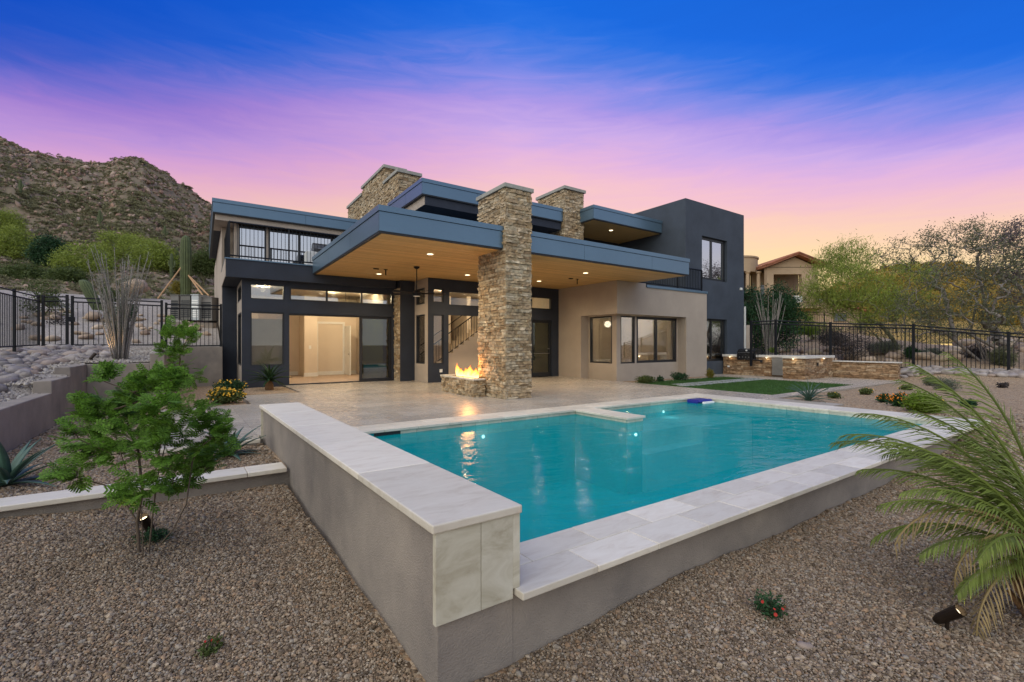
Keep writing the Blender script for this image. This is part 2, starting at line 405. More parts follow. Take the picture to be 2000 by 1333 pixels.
# ---- flat roofs with metal fascia -----------------------------------
def flat_roof(name, u0, u1, v0, v1, z0, z1, fronts, lefts, rights=False, core='stucco_dark'):
    r_ = part(name, core, (u0 + .03, u1 - .03, v0 + .03, v1, z0 + .03, z1 - .02))
    zc = z1 - .13
    fu = [u0] + list(fronts) + [u1]
    for a, b in zip(fu, fu[1:]): bx(H, a + .004, b - .004, v0, v0 + .03, z0 + .012, zc - .012).build('fascia_panel', M['fascia'], r_)
    fv = [v0 + .031] + list(lefts) + [v1]
    for a, b in zip(fv, fv[1:]):
        bx(H, u0, u0 + .03, a + .004, b - .004, z0 + .012, zc - .012).build('fascia_panel', M['fascia'], r_)
        if rights: bx(H, u1 - .03, u1, a + .004, b - .004, z0 + .012, zc - .012).build('fascia_panel', M['fascia'], r_)
    MB().box(H, u0 - .022, u1 + .022, v0 - .022, v1, zc, z1).build('roof_cap', M['fascia'], r_)
    MB().box(H, u0 + .012, u1 - .012, v0 + .012, v0 + .09, z0 - .03, z0 + .01).box(H, u0 + .012, u0 + .09, v0 + .09, v1, z0 - .03, z0 + .01).build('drip_edge', M['gap'], r_)
    return r_
canopy = flat_roof('patio_canopy', -3.34, 8.19, .12, 7.69, 3.985, 4.57, (-.02, .86, 2.95, 6.10), (2.6, 5.2), rights=True)
nb = 50; v0 = .215
for i in range(nb):
    a = v0 + (7.68 - v0) * i / nb; b = v0 + (7.68 - v0) * (i + 1) / nb
    bx(H, -3.245, 8.17, a + .003, b - .003, 3.968 + .002 * (i % 2), 4.008).build('soffit_board', M['wood'], house)
upper = flat_roof('upper_roof', -.25, 6.24, 5.0, 8.6, 6.70, 7.25, (2.0,), (6.6,))
part('roof_band', 'stucco_dark', (-.1, 6.2, 5.08, 8.5, 6.36, 6.70))
part('roof_band_return', 'stucco_tan', (-.13, -.1, 5.1, 7.5, 6.36, 6.69))
small = flat_roof('tower_side_roof', 7.15, 11.70, 4.05, 7.4, 6.77, 7.35, (), ())
part('side_soffit', 'wood', (7.24, 11.70, 4.14, 7.4, 6.75, 6.79))
left_roof = flat_roof('balcony_roof', -6.33, -.30, 9.25, 20, 6.08, 6.57, (-3.3,), (12.0, 16.0))
part('roof_beam', 'stucco_tan', (-6.26, -.3, 9.36, 9.6, 5.85, 6.07)); part('balcony_soffit', 'stucco_tan', (-6.26, -.3, 9.601, 12.0, 6.0, 6.07))
# ---- upper dark mass behind the canopy ------------------------------
part('upper_wall', 'stucco_dark', (.05, 11.75, 6.85, 7.05, 4.57, 6.9), (.05, .25, 7.05, 14, 4.57, 6.9), (.05, 11.75, 14, 14.2, 4.57, 6.9), (.05, 11.75, 7.05, 14, 6.7, 6.78))
# ---- ground floor, left bay -----------------------------------------
Zs = 3.66
b1 = walls(H, 'v', 8.0, 8.2, -5.52, -.21, -.1, Zs, [(-5.28, -4.22, .70, 2.57), (-4.06, -.28, .0, 2.55), (-5.28, -4.22, 3.0, 3.53), (-4.06, -.24, 3.0, 3.49)])
b1.build('bay_front_wall', M['stucco_dark'], house)
walls(H, 'u', -5.52, -5.36, 8.205, 10.77, -.1, Zs, [(8.35, 10.3, .7, 2.57), (8.35, 10.3, 3.0, 3.53)]).build('bay_side_wall', M['stucco_tan'], house)
window(house, 'u', -5.51, 8.35, 10.3, .7, 2.57, 'glass_dark'); window(house, 'u', -5.51, 8.35, 10.3, 3.0, 3.53, 'glass_dark')
part('recess_wall', 'stucco_dark', (-6.0, -5.52, 10.77, 10.95, -.1, Zs))
part('side_wall', 'stucco_tan', (-6.01, -5.81, 10.951, 24, -.4, Zs), (-6.01, -5.6, 11.2, 24, 4.27, 6.08), (-6.012, -5.81, 11.2, 24, Zs, 4.27))
part('roller_shade', mat('beige_roller_shade', (.42, .37, .27), .9, var=.1, scale=2), (-5.27, -4.23, 8.165, 8.172, .72, 2.34))
window(house, 'v', 8.03, -5.28, -4.22, .70, 2.57, 'glass'); window(house, 'v', 8.03, -5.28, -4.22, 3.0, 3.53, 'glass_pale', fw=.035)
window(house, 'v', 8.03, -4.06, -.24, 3.0, 3.49, 'glass_pale', mull=(-2.775, -1.49), fw=.06, name='transom_window')
window(house, 'v', 8.06, -1.56, -.28, .02, 2.55, 'glass_dark', fw=.10, dep=.1, name='sliding_door', bottom=.1)
bx(H, -4.06, -.28, 7.95, 8.2, -.02, .035).build('door_threshold', M['frame'], house)
bx(H, -4.06, -1.56, 8.05, 8.19, 2.49, 2.549).build('door_head_track', M['frame'], house)
# balcony
part('balcony_slab', 'stucco_dark', (-6.0, -.22, 7.7, 11.2, Zs, 4.25), bevel=.006)
part('balcony_side_band', 'stucco_tan', (-6.02, -6.0, 7.715, 11.2, Zs + .005, 4.245))
part('balcony_trim', 'fascia', (-6.03, -3.35, 7.67, 7.78, 4.25, 4.285), (-6.03, -5.9, 7.78, 11.2, 4.25, 4.285))
def railing(name, fr, pts, h, sp=.115, rail=.045, parent=house, bot=.10, mid=None):
    """pts: (u,v,z) corners; a railing with top and bottom rails, posts and balusters as sub-parts"""
    c = [Vector(fr(*p)) for p in pts]; mb = MB()
    for a, b in zip(c, c[1:]):
        mb.tube([a + Vector((0, 0, h)), b + Vector((0, 0, h))], rail * .75, 4); mb.tube([a + Vector((0, 0, bot)), b + Vector((0, 0, bot))], rail * .55, 4)
        if mid: mb.tube([a + Vector((0, 0, h - mid)), b + Vector((0, 0, h - mid))], rail * .5, 4)
    r_ = mb.build(name, M['rail'], parent)
    for p in c: MB().tube([p, p + Vector((0, 0, h))], rail * .8, 4).build('post', M['rail'], r_)
    bm_ = MB().tube([(0, 0, bot), (0, 0, h)], rail * .26, 4).mesh('baluster'); bm_.materials.append(M['rail'])
    for a, b in zip(c, c[1:]):
        n = int((b - a).length / sp)
        for i in range(1, n):
            o = bpy.data.objects.new('baluster', bm_); COL.objects.link(o); o.parent = r_; o.location = a.lerp(b, i / n) - ORG[parent.name]
    return r_
railing('balcony_railing', H, [(-5.9, 11.1, 4.285), (-5.9, 7.80, 4.285), (-4.1, 7.80, 4.285), (-2.2, 7.80, 4.285)], 1.2)
# balcony glass wall
part('balcony_back_wall', 'stucco_tan', (-5.62, -5.52, 9.76, 11.0, 4.27, 5.99), (-4.62, -4.54, 9.76, 9.95, 4.27, 5.99))
for a, b in ((-5.52, -4.62), (-4.54, -3.44), (-3.44, -2.2), (-2.2, -.3)):
    window(house, 'v', 9.78, a, b, 4.29, 5.84, 'glass_blue', fw=.045, name='balcony_glass_door')
part('balcony_room_back', 'white', (-5.5, -.3, 13.0, 13.1, 4.27, 6.0))
# ---- dark pier beside the sliding door ------------------------------
pier = part('dark_pier', 'stucco_dark', (-.16, .44, 7.4, 8.6, -.05, 3.96))
clad(pier, H, 'u', -.165, 7.42, 7.98, 0, 3.66, -1, 20, ch=(.05, .09), ln=(.12, .3))
# ---- middle bay -----------------------------------------------------
walls(H, 'v', 6.1, 6.3, .45, 6.94, -.05, 3.962, [(.67, 1.11, .70, 2.58), (.67, 1.11, 3.05, 3.58), (1.32, 4.6, 0.0, 2.59), (1.32, 4.6, 2.95, 3.54), (5.36, 6.52, 0, 2.52), (5.36, 6.52, 3.0, 3.56)]).build('middle_front_wall', M['stucco_dark'], house)
walls(H, 'u', .45, .6, 6.301, 7.5, -.05, 3.961, [(6.4, 7.28, .7, 2.6), (6.4, 7.28, 3.0, 3.62)]).build('middle_side_wall', M['stucco_tan'], house)
part('corner_trim', 'stucco_tan', (.435, .449, 6.1, 6.33, -.05, 3.96))
window(house, 'u', .46, 6.4, 7.28, .7, 2.6, 'glass'); window(house, 'u', .46, 6.4, 7.28, 3.0, 3.62, 'glass')
window(house, 'v', 6.13, .67, 1.11, .70, 2.58, 'glass', fw=.035); window(house, 'v', 6.13, .67, 1.11, 3.05, 3.58, 'glass', fw=.035)
window(house, 'v', 6.13, 1.32, 4.6, 2.95, 3.54, 'glass', mull=(2.9,), name='transom_window'); window(house, 'v', 6.13, 5.36, 6.52, 3.0, 3.56, 'glass', name='transom_window')
dr = window(house, 'v', 6.16, 5.36, 6.52, .02, 2.52, 'glass_dark', fw=.11, name='glass_door', bottom=.18)
MB().tube([H(5.5, 6.12, 1.05), H(6.38, 6.12, 1.05)], .014, 6).build('push_bar', M['steel'], dr); MB().tube([H(6.30, 6.14, 1.25), H(6.42, 6.14, 1.25)], .012, 6).build('handle', M['steel'], dr)
part('wall_outlet', 'plastic_white', (.93, 1.05, 6.085, 6.099, .38, .50), bevel=.004)
# ---- tan wing with wrapped corner window ----------------------------
part('wing_wall', 'stucco_tan', (6.92, 7.37, 4.6, 6.099, -.1, 3.965), (6.92, 7.37, 2.5, 4.599, 2.66, 3.965), (7.371, 8.66, 2.5, 2.95, 2.66, 3.965), (8.661, 11.42, 2.5, 2.95, 2.66, 3.80), (11.421, 13.0, 2.5, 2.74, -.15, 3.80), (11.42, 11.62, 2.741, 3.2, -.15, 3.8))
walls(H, 'u', 7.38, 7.56, 3.13, 4.598, -.1, 2.659, [(3.2, 4.52, .66, 2.62)]).build('recess_side_wall', M['stucco_tan'], house)
walls(H, 'v', 2.951, 3.13, 7.38, 11.419, -.1, 2.659, [(7.62, 8.50, .66, 2.62), (8.60, 11.33, .66, 2.62)]).build('recess_front_wall', M['stucco_tan'], house)
window(house, 'u', 7.385, 3.2, 4.52, .66, 2.62, 'glass', fw=.05, dep=.1); window(house, 'v', 2.96, 7.62, 8.50, .66, 2.62, 'glass', fw=.05, dep=.1)
window(house, 'v', 2.96, 8.60, 11.33, .66, 2.62, 'glass', mull=(9.92,), fw=.10, dep=.1)
part('wing_roof', 'cap', (7.4, 11.7, 2.96, 6.1, 3.6, 3.78))
part('parapet_cap', 'fascia', (8.68, 13.04, 2.46, 2.64, 3.80, 3.91), bevel=.008)
railing('roof_railing', H, [(8.3, 2.58, 3.9), (10.9, 2.58, 3.9), (12.72, 2.58, 3.9)], .98)
# ---- charcoal tower -------------------------------------------------
walls(H, 'v', 2.75, 2.95, 11.72, 16.7, -.3, 8.11, [(13.0, 15.13, 4.53, 6.58), (13.1, 15.13, .64, 2.68)]).build('tower_front_wall', M['stucco_char'], house)
part('tower_wall', 'stucco_char', (11.72, 11.92, 2.951, 9.5, 3.82, 8.11), (16.5, 16.7, 2.951, 9.5, -.3, 8.11), (11.92, 16.5, 9.3, 9.5, -.3, 8.11), (11.92, 16.5, 2.951, 9.3, 7.7, 7.9), (11.75, 11.91, 3.2, 9.5, -.2, 3.6))
window(house, 'v', 2.88, 13.0, 15.13, 4.53, 6.58, 'glass_blue', mull=(13.98,), fw=.13, dep=.07)
window(house, 'v', 2.88, 13.1, 15.13, .64, 2.68, 'glass', mull=(13.98,), fw=.10, dep=.07)
part('tower_floor', 'floor_in', (11.92, 16.5, 2.96, 9.3, 3.6, 3.7), (11.92, 16.5, 2.96, 9.3, -.2, .0)); part('tower_room_wall', 'white', (11.95, 16.45, 6.4, 6.5, 0, 3.6), (11.95, 16.45, 6.4, 6.5, 3.7, 7.7))
part('security_light', 'plastic_white', (16.3, 16.42, 2.66, 2.749, 4.22, 4.34), bevel=.01)
part('downpipe', 'plastic_white', (16.70, 16.74, 2.66, 2.74, 0, 3.4))
# ---- interiors ------------------------------------------------------
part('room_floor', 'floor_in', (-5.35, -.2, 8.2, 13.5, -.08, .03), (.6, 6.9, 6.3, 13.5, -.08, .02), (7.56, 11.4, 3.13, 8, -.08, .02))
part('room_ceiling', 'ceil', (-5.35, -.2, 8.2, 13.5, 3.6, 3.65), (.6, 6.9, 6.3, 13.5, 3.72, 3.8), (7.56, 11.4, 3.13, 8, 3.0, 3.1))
part('room_wall', 'white', (-5.35, -5.25, 8.21, 13.5, 0, 3.6), (-5.24, -2.36, 13.3, 13.5, 0, 3.6), (-2.9, -2.36, 11.9, 13.29, 0, 3.6), (-2.359, -.2, 12.6, 12.8, 0, 3.6), (-.45, -.2, 8.61, 12.59, 0, 3.6),
     (.6, 6.9, 11.0, 11.1, 0, 3.72), (.6, .7, 7.5, 11, 0, 3.72), (2.95, 3.1, 9.5, 11, 0, 3.72), (3.8, 4.0, 9.2, 11, 0, 3.72), (6.8, 6.9, 6.31, 11, 0, 3.72), (7.57, 11.4, 7.0, 7.1, 0, 3.0), (11.3, 11.4, 3.2, 7, 0, 3.0), (7.42, 7.56, 4.62, 7.0, 0, 3.0))
part('room_screen', 'white', (-4.9, -4.12, 9.3, 9.36, .1, 2.6))
part('baseboard', 'plastic_white', (-2.92, -2.34, 11.87, 11.899, 0.03, .2), (-2.34, -.46, 12.57, 12.599, .03, .2), (-5.2, -2.95, 13.27, 13.299, .03, .2))
dleaf = bx(H, -1.02, -.98, 11.55, 12.56, .04, 2.3).build('interior_door', M['plastic_white'], house, bevel=.005); MB().lathe(H(-1.06, 11.65, 1.0), [(.001, -.03), (.03, -.02), (.03, .02), (.001, .03)], 8).build('door_knob', M['steel'], dleaf)
part('door_casing', 'plastic_white', (-2.3, -2.2, 12.56, 12.599, .2, 2.4), (-1.1, -1.0, 12.565, 12.599, .2, 2.4), (-2.3, -1.0, 12.55, 12.598, 2.4, 2.5))
part('light_switch', 'plastic_white', (-2.72, -2.62, 11.88, 11.899, 1.25, 1.4))
part('shelf_niche', 'stucco_char', (-4.05, -3.93, 12.7, 12.8, .05, 3.4), (-3.75, -3.65, 12.7, 12.8, .05, 3.4), (-3.93, -3.75, 12.71, 12.79, 2.2, 2.3), (-3.93, -3.75, 12.71, 12.79, 3.0, 3.1))
# stairs in the middle bay
st = part('staircase', 'white', *[(.95 + .27 * i, .95 + .27 * (i + 1), 8.2, 9.4, 0, .18 * (i + 1)) for i in range(12)])
mbs = MB()
for i in range(12): mbs.tube([H(1.08 + .27 * i, 8.22, .18 * (i + 1)), H(1.08 + .27 * i, 8.22, .18 * (i + 1) + .9)], .011, 4); mbs.tube([H(.95 + .27 * i, 8.22, .18 * i + .1), H(.95 + .27 * i, 8.22, .18 * i + 1.0)], .011, 4)
mbs.tube([H(.9, 8.22, .95), H(4.2, 8.22, .95 + .18 / .27 * 3.3)], .025, 6); mbs.tube([H(.9, 8.22, .1), H(4.2, 8.22, .1 + .18 / .27 * 3.3)], .02, 6)
mbs.build('stair_railing', M['rail'], st); MB().tube([H(.9, 9.38, 1.0), H(4.2, 9.38, 1.0 + .18 / .27 * 3.3)], .022, 6).build('stair_handrail', M['rail'], st)
# furniture glimpsed through the windows
bed = thing('bed', 'pale bed behind the wide window of the tan wing', 'bed', H(10.0, 5.2, 0))
bx(H, 9.2, 11.0, 4.6, 6.6, .1, .55).build('mattress', M['white'], bed, bevel=.06); bx(H, 9.15, 11.05, 6.62, 6.72, 0, 1.15).build('headboard', M['white'], bed, bevel=.03)
for a in (9.3, 10.15): bx(H, a, a + .7, 6.15, 6.55, .552, .70).build('pillow', M['plastic_white'], bed, bevel=.06)
ch_ = thing('armchair', 'cream slipper chair behind the lower tower window', 'chair', H(14.6, 4.2, 0))
cream = mat('cream_fabric', (.62, .47, .33), .9, var=.1, scale=6, bump=.2, bscale=150); M['cream'] = cream
bx(H, 14.2, 14.95, 3.9, 4.6, .32, .52).build('seat', cream, ch_, bevel=.05); MB().hexa([H(14.2, 4.5, .5), H(14.95, 4.5, .5), H(14.95, 4.62, .5), H(14.2, 4.62, .5), H(14.1, 4.65, 1.25), H(15.0, 4.65, 1.25), H(15.0, 4.76, 1.25), H(14.1, 4.76, 1.25)]).build('backrest', cream, ch_, bevel=.03)
for a, b in ((14.25, 3.95), (14.85, 3.95), (14.25, 4.5), (14.85, 4.5)): MB().tube([H(a, b, 0), H(a, b, .33)], .025, 6).build('leg', M['frame'], ch_)

# ---- lamps ----------------------------------------------------------
def downlight(u, v, z, label, watt, group, spot=None, r=.085, name='recessed_downlight'):
    t = thing(name, label, 'ceiling light', H(u, v, z), group)
    MB().lathe(H(u, v, z), [(r, -.012), (r, .0)], 18).build('lens', M['lamp'], t)
    MB().lathe(H(u, v, z), [(r, -.0125), (r + .025, -.014), (r + .028, -.004), (r + .028, .0)], 18, cap=False).build('trim_ring', M['plastic_white'], t)
    if spot: add_light('downlight_beam', t, H(u, v, z - .03), watt, kind='SPOT', spot=spot, size=.06)
    else: add_light('downlight_glow', t, H(u, v, z - .12), watt, kind='POINT', size=.08)
    return t
zc = 3.966
for u, v, l in ((-1.35, 1.82, 'brightest round downlight in the wood soffit nearest the canopy front, left of the column'), (-1.38, 6.25, 'round downlight in the wood soffit beside the T-shaped bracket, left of the fan'),
                (1.37, 4.65, 'round downlight in the wood soffit just left of the stone column'), (4.61, 1.84, 'round downlight in the wood soffit right of the column, nearer the fascia'), (4.52, 4.45, 'round downlight in the wood soffit right of the column, above the dark door')):
    downlight(u, v, zc, l, 210, 'downlights in the canopy soffit', spot=156)
downlight(9.2, 5.0, 6.748, 'single downlight under the small upper roof beside the tower', 60, 'downlights under the upper roofs', spot=150)
for u, v, l in ((-4.75, 9.4, 'ceiling downlight seen through the leftmost transom pane'), (-2.1, 10.0, 'ceiling downlight seen through the third transom pane'), (-.95, 9.6, 'ceiling downlight seen through the rightmost transom pane')):
    downlight(u, v, 3.597, l, 115, 'downlights inside the left room')
for u, v, l in ((1.9, 7.6, 'inner ceiling downlight above the staircase, left one'), (4.4, 8.0, 'inner ceiling downlight behind the stone column')):
    downlight(u, v, 3.717, l, 80, 'downlights inside the stair hall')
downlight(8.3, 4.4, 2.997, 'ceiling spot inside the corner window of the tan wing', 70, 'downlights in the tan wing')
downlight(10.2, 5.0, 2.997, 'ceiling light above the bed in the tan wing', 70, 'downlights in the tan wing')
downlight(14.0, 4.8, 3.597, 'ceiling light above the cream chair in the tower', 70, 'downlights in the tower')
downlight(14.0, 4.8, 7.697, 'ceiling light in the upper tower room', 20, 'downlights in the tower')
gl = thing('globe_pendant', 'glowing white globe pendant in the corner window of the tan wing', 'pendant lamp', H(7.98, 4.05, 2.99))
MB().lathe(H(7.98, 4.05, 2.32), [(.001, -.14)] + [(.14 * math.cos(a), .14 * math.sin(a)) for a in (-1.1, -.7, -.3, .1, .5, .9, 1.2)] + [(.001, .14)], 16).build('globe', M['globe'], gl, smooth=True)
MB().tube([H(7.98, 4.05, 2.46), H(7.98, 4.05, 2.99)], .008, 5).build('cord', M['frame'], gl)
gl2 = thing('globe_lamp', 'round amber globe lamp seen through the dark glass door', 'pendant lamp', H(6.1, 8.0, 3.7))
MB().lathe(H(6.1, 8.0, 2.35), [(.001, -.16)] + [(.16 * math.cos(a), .16 * math.sin(a)) for a in (-1.1, -.7, -.3, .1, .5, .9, 1.2)] + [(.001, .16)], 16).build('globe', M['globe'], gl2, smooth=True)
MB().tube([H(6.1, 8.0, 2.5), H(6.1, 8.0, 3.7)], .008, 5).build('cord', M['frame'], gl2)
# brackets on the soffit
for u, v, l in ((-1.50, 5.15, 'small black T-shaped bracket on the soffit left of the fan'), (5.40, 3.15, 'small black T-shaped bracket on the soffit right of the column')):
    t = thing('soffit_bracket', l, 'bracket', H(u, v, zc), 'brackets on the soffit')
    MB().tube([H(u, v, zc), H(u, v, zc - .20)], .022, 6).build('stem', M['rail'], t); bx(H, u - .42, u - .24, v - .03, v + .03, zc - .03, zc - .001).build('plate', M['rail'], t); bx(H, u - .06, u + .06, v - .03, v + .03, zc - .02, zc - .0005).build('mount', M['rail'], t)
# ceiling fan
fu, fv_ = -.84, 4.05
fan = thing('ceiling_fan', 'black five-blade ceiling fan hanging from the wood soffit', 'ceiling fan', H(fu, fv_, zc))
MB().lathe(H(fu, fv_, zc), [(.10, -.004), (.095, -.03), (.05, -.07), (.02, -.075)][::-1], 14).build('canopy', M['rail'], fan, smooth=True)
MB().tube([H(fu, fv_, zc - .06), H(fu, fv_, zc - .78)], .016, 6).build('downrod', M['rail'], fan)
MB().lathe(H(fu, fv_, zc - .95), [(.03, 0), (.13, .01), (.15, .06), (.12, .14), (.05, .19)], 16).build('motor', M['rail'], fan, smooth=True)
MB().lathe(H(fu, fv_, zc - .965), [(.10, 0), (.11, .012)], 16).build('lamp_lens', M['plastic_white'], fan)
c0 = H(fu, fv_, zc - .87)
for k in range(5):
    a = R(15 + 72 * k); d = Vector((math.cos(a), math.sin(a), 0)); n_ = Vector((-d.y, d.x, 0)); q = []
    for r_, w_ in ((.14, .035), (.95, .075)): q.append((c0 + d * r_ - n_ * w_ - Vector((0, 0, .02)), c0 + d * r_ + n_ * w_ + Vector((0, 0, .02))))
    up = Vector((0, 0, .012))
    MB().hexa([q[0][0], q[1][0], q[1][1], q[0][1], q[0][0] + up, q[1][0] + up, q[1][1] + up, q[0][1] + up]).build('blade', M['rail'], fan)
# barbecue on the balcony
gb = thing('balcony_grill', 'white grill cart with a black hood on the balcony', 'grill', H(-3.05, 8.4, 4.25))
bx(H, -3.45, -2.65, 8.2, 8.7, 4.26, 4.88).build('cabinet', M['plastic_white'], gb, bevel=.02)
hd = MB(); prof = [(8.2, 4.885), (8.2, 5.0), (8.28, 5.16), (8.45, 5.24), (8.62, 5.2), (8.7, 5.05), (8.7, 4.885)]
b_ = len(hd.v); hd.v += [tuple(H(-3.2, y, z)) for y, z in prof] + [tuple(H(-2.5, y, z)) for y, z in prof]; n7 = len(prof)
hd.f += [tuple(range(n7)), tuple(reversed(range(n7, 2 * n7)))] + [(i, (i + 1) % n7, n7 + (i + 1) % n7, n7 + i) for i in range(n7)]
hd.build('hood', M['blackmetal'], gb); MB().tube([H(-3.1, 8.15, 5.0), H(-2.6, 8.15, 5.0)], .014, 6).build('hood_handle', M['steel'], gb)
# ---- fire pit -------------------------------------------------------
pit = thing('fire_pit', 'low stone fire pit with a pale slab top beside the stone column', 'fire pit', H(-.2, 2.0, 0))
base = part('base', 'mortar', (-.41, -.09, .97, 1.5, 0, .46), (-.41, .38, 1.5, 2.97, 0, .46), parent=pit)
clad(base, H, 'u', -.405, .95, 3.0, 0, .46, -1, 31, singles=120, ch=(.045, .08), ln=(.1, .3)); clad(base, H, 'v', .975, -.43, -.08, 0, .46, -1, 32, singles=40, ch=(.045, .08), ln=(.1, .25))
M['trav'] = None
# ================================================================== STONE / WATER MATERIALS
def trav_mat(name, c1, c2, c3, rough=.34):
    m = bpy.data.materials.new(name); m.use_nodes = True; nt = m.node_tree; b = nt.nodes['Principled BSDF']
    N = lambda t: nt.nodes.new(t); L = nt.links.new
    geo = N('ShaderNodeNewGeometry'); oi = N('ShaderNodeObjectInfo')
    ad = N('ShaderNodeMath'); ad.operation = 'ADD'; L(oi.outputs['Random'], ad.inputs[0]); L(geo.outputs['Random Per Island'], ad.inputs[1])
    fr_ = N('ShaderNodeMath'); fr_.operation = 'FRACT'; L(ad.outputs[0], fr_.inputs[0])
    cx = N('ShaderNodeCombineXYZ'); mu = N('ShaderNodeMath'); mu.operation = 'MULTIPLY'; mu.inputs[1].default_value = 37; L(fr_.outputs[0], mu.inputs[0]); L(mu.outputs[0], cx.inputs[2])
    va = N('ShaderNodeVectorMath'); va.operation = 'ADD'; L(geo.outputs['Position'], va.inputs[0]); L(cx.outputs[0], va.inputs[1])
    mp = N('ShaderNodeMapping'); mp.vector_type = 'TEXTURE'; mp.inputs['Rotation'].default_value = (0, 0, AX); mp.inputs['Scale'].default_value = (1.0, .32, .5); L(va.outputs[0], mp.inputs[0])
    n1 = N('ShaderNodeTexNoise'); n1.inputs['Scale'].default_value = 3.2; n1.inputs['Detail'].default_value = 9; n1.inputs['Roughness'].default_value = .66; n1.inputs['Distortion'].default_value = .8; L(mp.outputs[0], n1.inputs['Vector'])
    r1 = N('ShaderNodeValToRGB'); el = r1.color_ramp.elements; el.new(.5); 
    for e, p, c in zip(el, (.34, .52, .70), (c1, c2, c3)): e.position = p; e.color = tuple(c) + (1,)
    L(n1.outputs[0], r1.inputs[0])
    hs = N('ShaderNodeHueSaturation'); mr = N('ShaderNodeMapRange'); mr.inputs[3].default_value = .86; mr.inputs[4].default_value = 1.10; L(fr_.outputs[0], mr.inputs[0]); L(mr.outputs[0], hs.inputs['Value']); L(r1.outputs[0], hs.inputs['Color'])
    L(hs.outputs[0], b.inputs['Base Color'])
    mr2 = N('ShaderNodeMapRange'); mr2.inputs[3].default_value = rough - .08; mr2.inputs[4].default_value = rough + .16; L(n1.outputs[0], mr2.inputs[0]); L(mr2.outputs[0], b.inputs['Roughness'])
    n2 = N('ShaderNodeTexNoise'); n2.inputs['Scale'].default_value = 26; n2.inputs['Detail'].default_value = 6; L(geo.outputs['Position'], n2.inputs['Vector'])
    bp = N('ShaderNodeBump'); bp.inputs['Strength'].default_value = .10; bp.inputs['Distance'].default_value = .01; L(n2.outputs[0], bp.inputs['Height']); L(bp.outputs[0], b.inputs['Normal'])
    return m
M['trav'] = trav_mat('travertine_coping', (.68, .625, .53), (.64, .58, .485), (.55, .48, .385), .42)
M['deck'] = trav_mat('travertine_deck', (.50, .455, .40), (.42, .37, .315), (.31, .255, .205), .24)
M['facing'] = trav_mat('travertine_facing', (.58, .55, .46), (.49, .455, .36), (.36, .32, .235), .5)
part('slab_top', 'trav', (-.47, -.085, .90, 1.44, .46, .51), (-.47, .42, 1.44, 3.05, .46, .511), parent=pit, bevel=.008)
# flames: curled tongues of burning gas
def flame_mat():
    m = bpy.data.materials.new('flame'); m.use_nodes = True; nt = m.node_tree; nt.nodes.clear()
    N = lambda t: nt.nodes.new(t); L = nt.links.new
    tcn = N('ShaderNodeTexCoord'); sp = N('ShaderNodeSeparateXYZ'); L(tcn.outputs['Generated'], sp.inputs[0])
    lw = N('ShaderNodeLayerWeight'); lw.inputs[0].default_value = .45
    nn = N('ShaderNodeTexNoise'); nn.inputs['Scale'].default_value = 9; L(tcn.outputs['Generated'], nn.inputs['Vector'])
    a = N('ShaderNodeMath'); a.operation = 'ADD'; L(sp.outputs[2], a.inputs[0])
    m1 = N('ShaderNodeMath'); m1.operation = 'MULTIPLY_ADD'; m1.inputs[1].default_value = .5; m1.inputs[2].default_value = -.25; L(nn.outputs[0], m1.inputs[0]); L(m1.outputs[0], a.inputs[1])
    rp = N('ShaderNodeValToRGB'); el = rp.color_ramp.elements; el.new(.3); el.new(.6)
    for e, p, c in zip(el, (.0, .35, .65, .95), ((1, .62, .22), (1, .50, .12), (1, .30, .04), (.9, .14, .01))): e.position = p; e.color = tuple(c) + (1,)
    L(a.outputs[0], rp.inputs[0]); em = N('ShaderNodeEmission'); em.inputs[1].default_value = 4.2; L(rp.outputs[0], em.inputs[0])
    tr = N('ShaderNodeBsdfTransparent'); mixs = N('ShaderNodeMixShader')
    f1 = N('ShaderNodeMath'); f1.operation = 'ADD'; L(lw.outputs['Facing'], f1.inputs[0])
    f2 = N('ShaderNodeMath'); f2.operation = 'MULTIPLY'; f2.inputs[1].default_value = .55; L(a.outputs[0], f2.inputs[0]); L(f2.outputs[0], f1.inputs[1])
    mr = N('ShaderNodeMapRange'); mr.inputs[1].default_value = .35; mr.inputs[2].default_value = 1.15; L(f1.outputs[0], mr.inputs[0])
    L(mr.outputs[0], mixs.inputs[0]); L(em.outputs[0], mixs.inputs[1]); L(tr.outputs[0], mixs.inputs[2])
    o = N('ShaderNodeOutputMaterial'); L(mixs.outputs[0], o.inputs[0]); return m
M['flame'] = flame_mat()
fire = thing('fire', 'orange gas flames rising from the stone fire pit', 'fire', H(-.22, 1.7, .51))
r = random.Random(4)
spots = [(-.24, 2.25, .48, .10), (-.2, 2.18, .32, .11), (-.26, 2.0, .30, .12), (-.2, 1.85, .24, .12), (-.25, 1.7, .34, .12), (-.2, 1.55, .44, .12), (-.25, 1.42, .33, .11), (-.24, 1.25, .36, .12), (-.27, 1.1, .26, .10), (-.22, 1.62, .20, .15), (-.22, 2.1, .2, .15), (-.25, 1.3, .2, .14)]
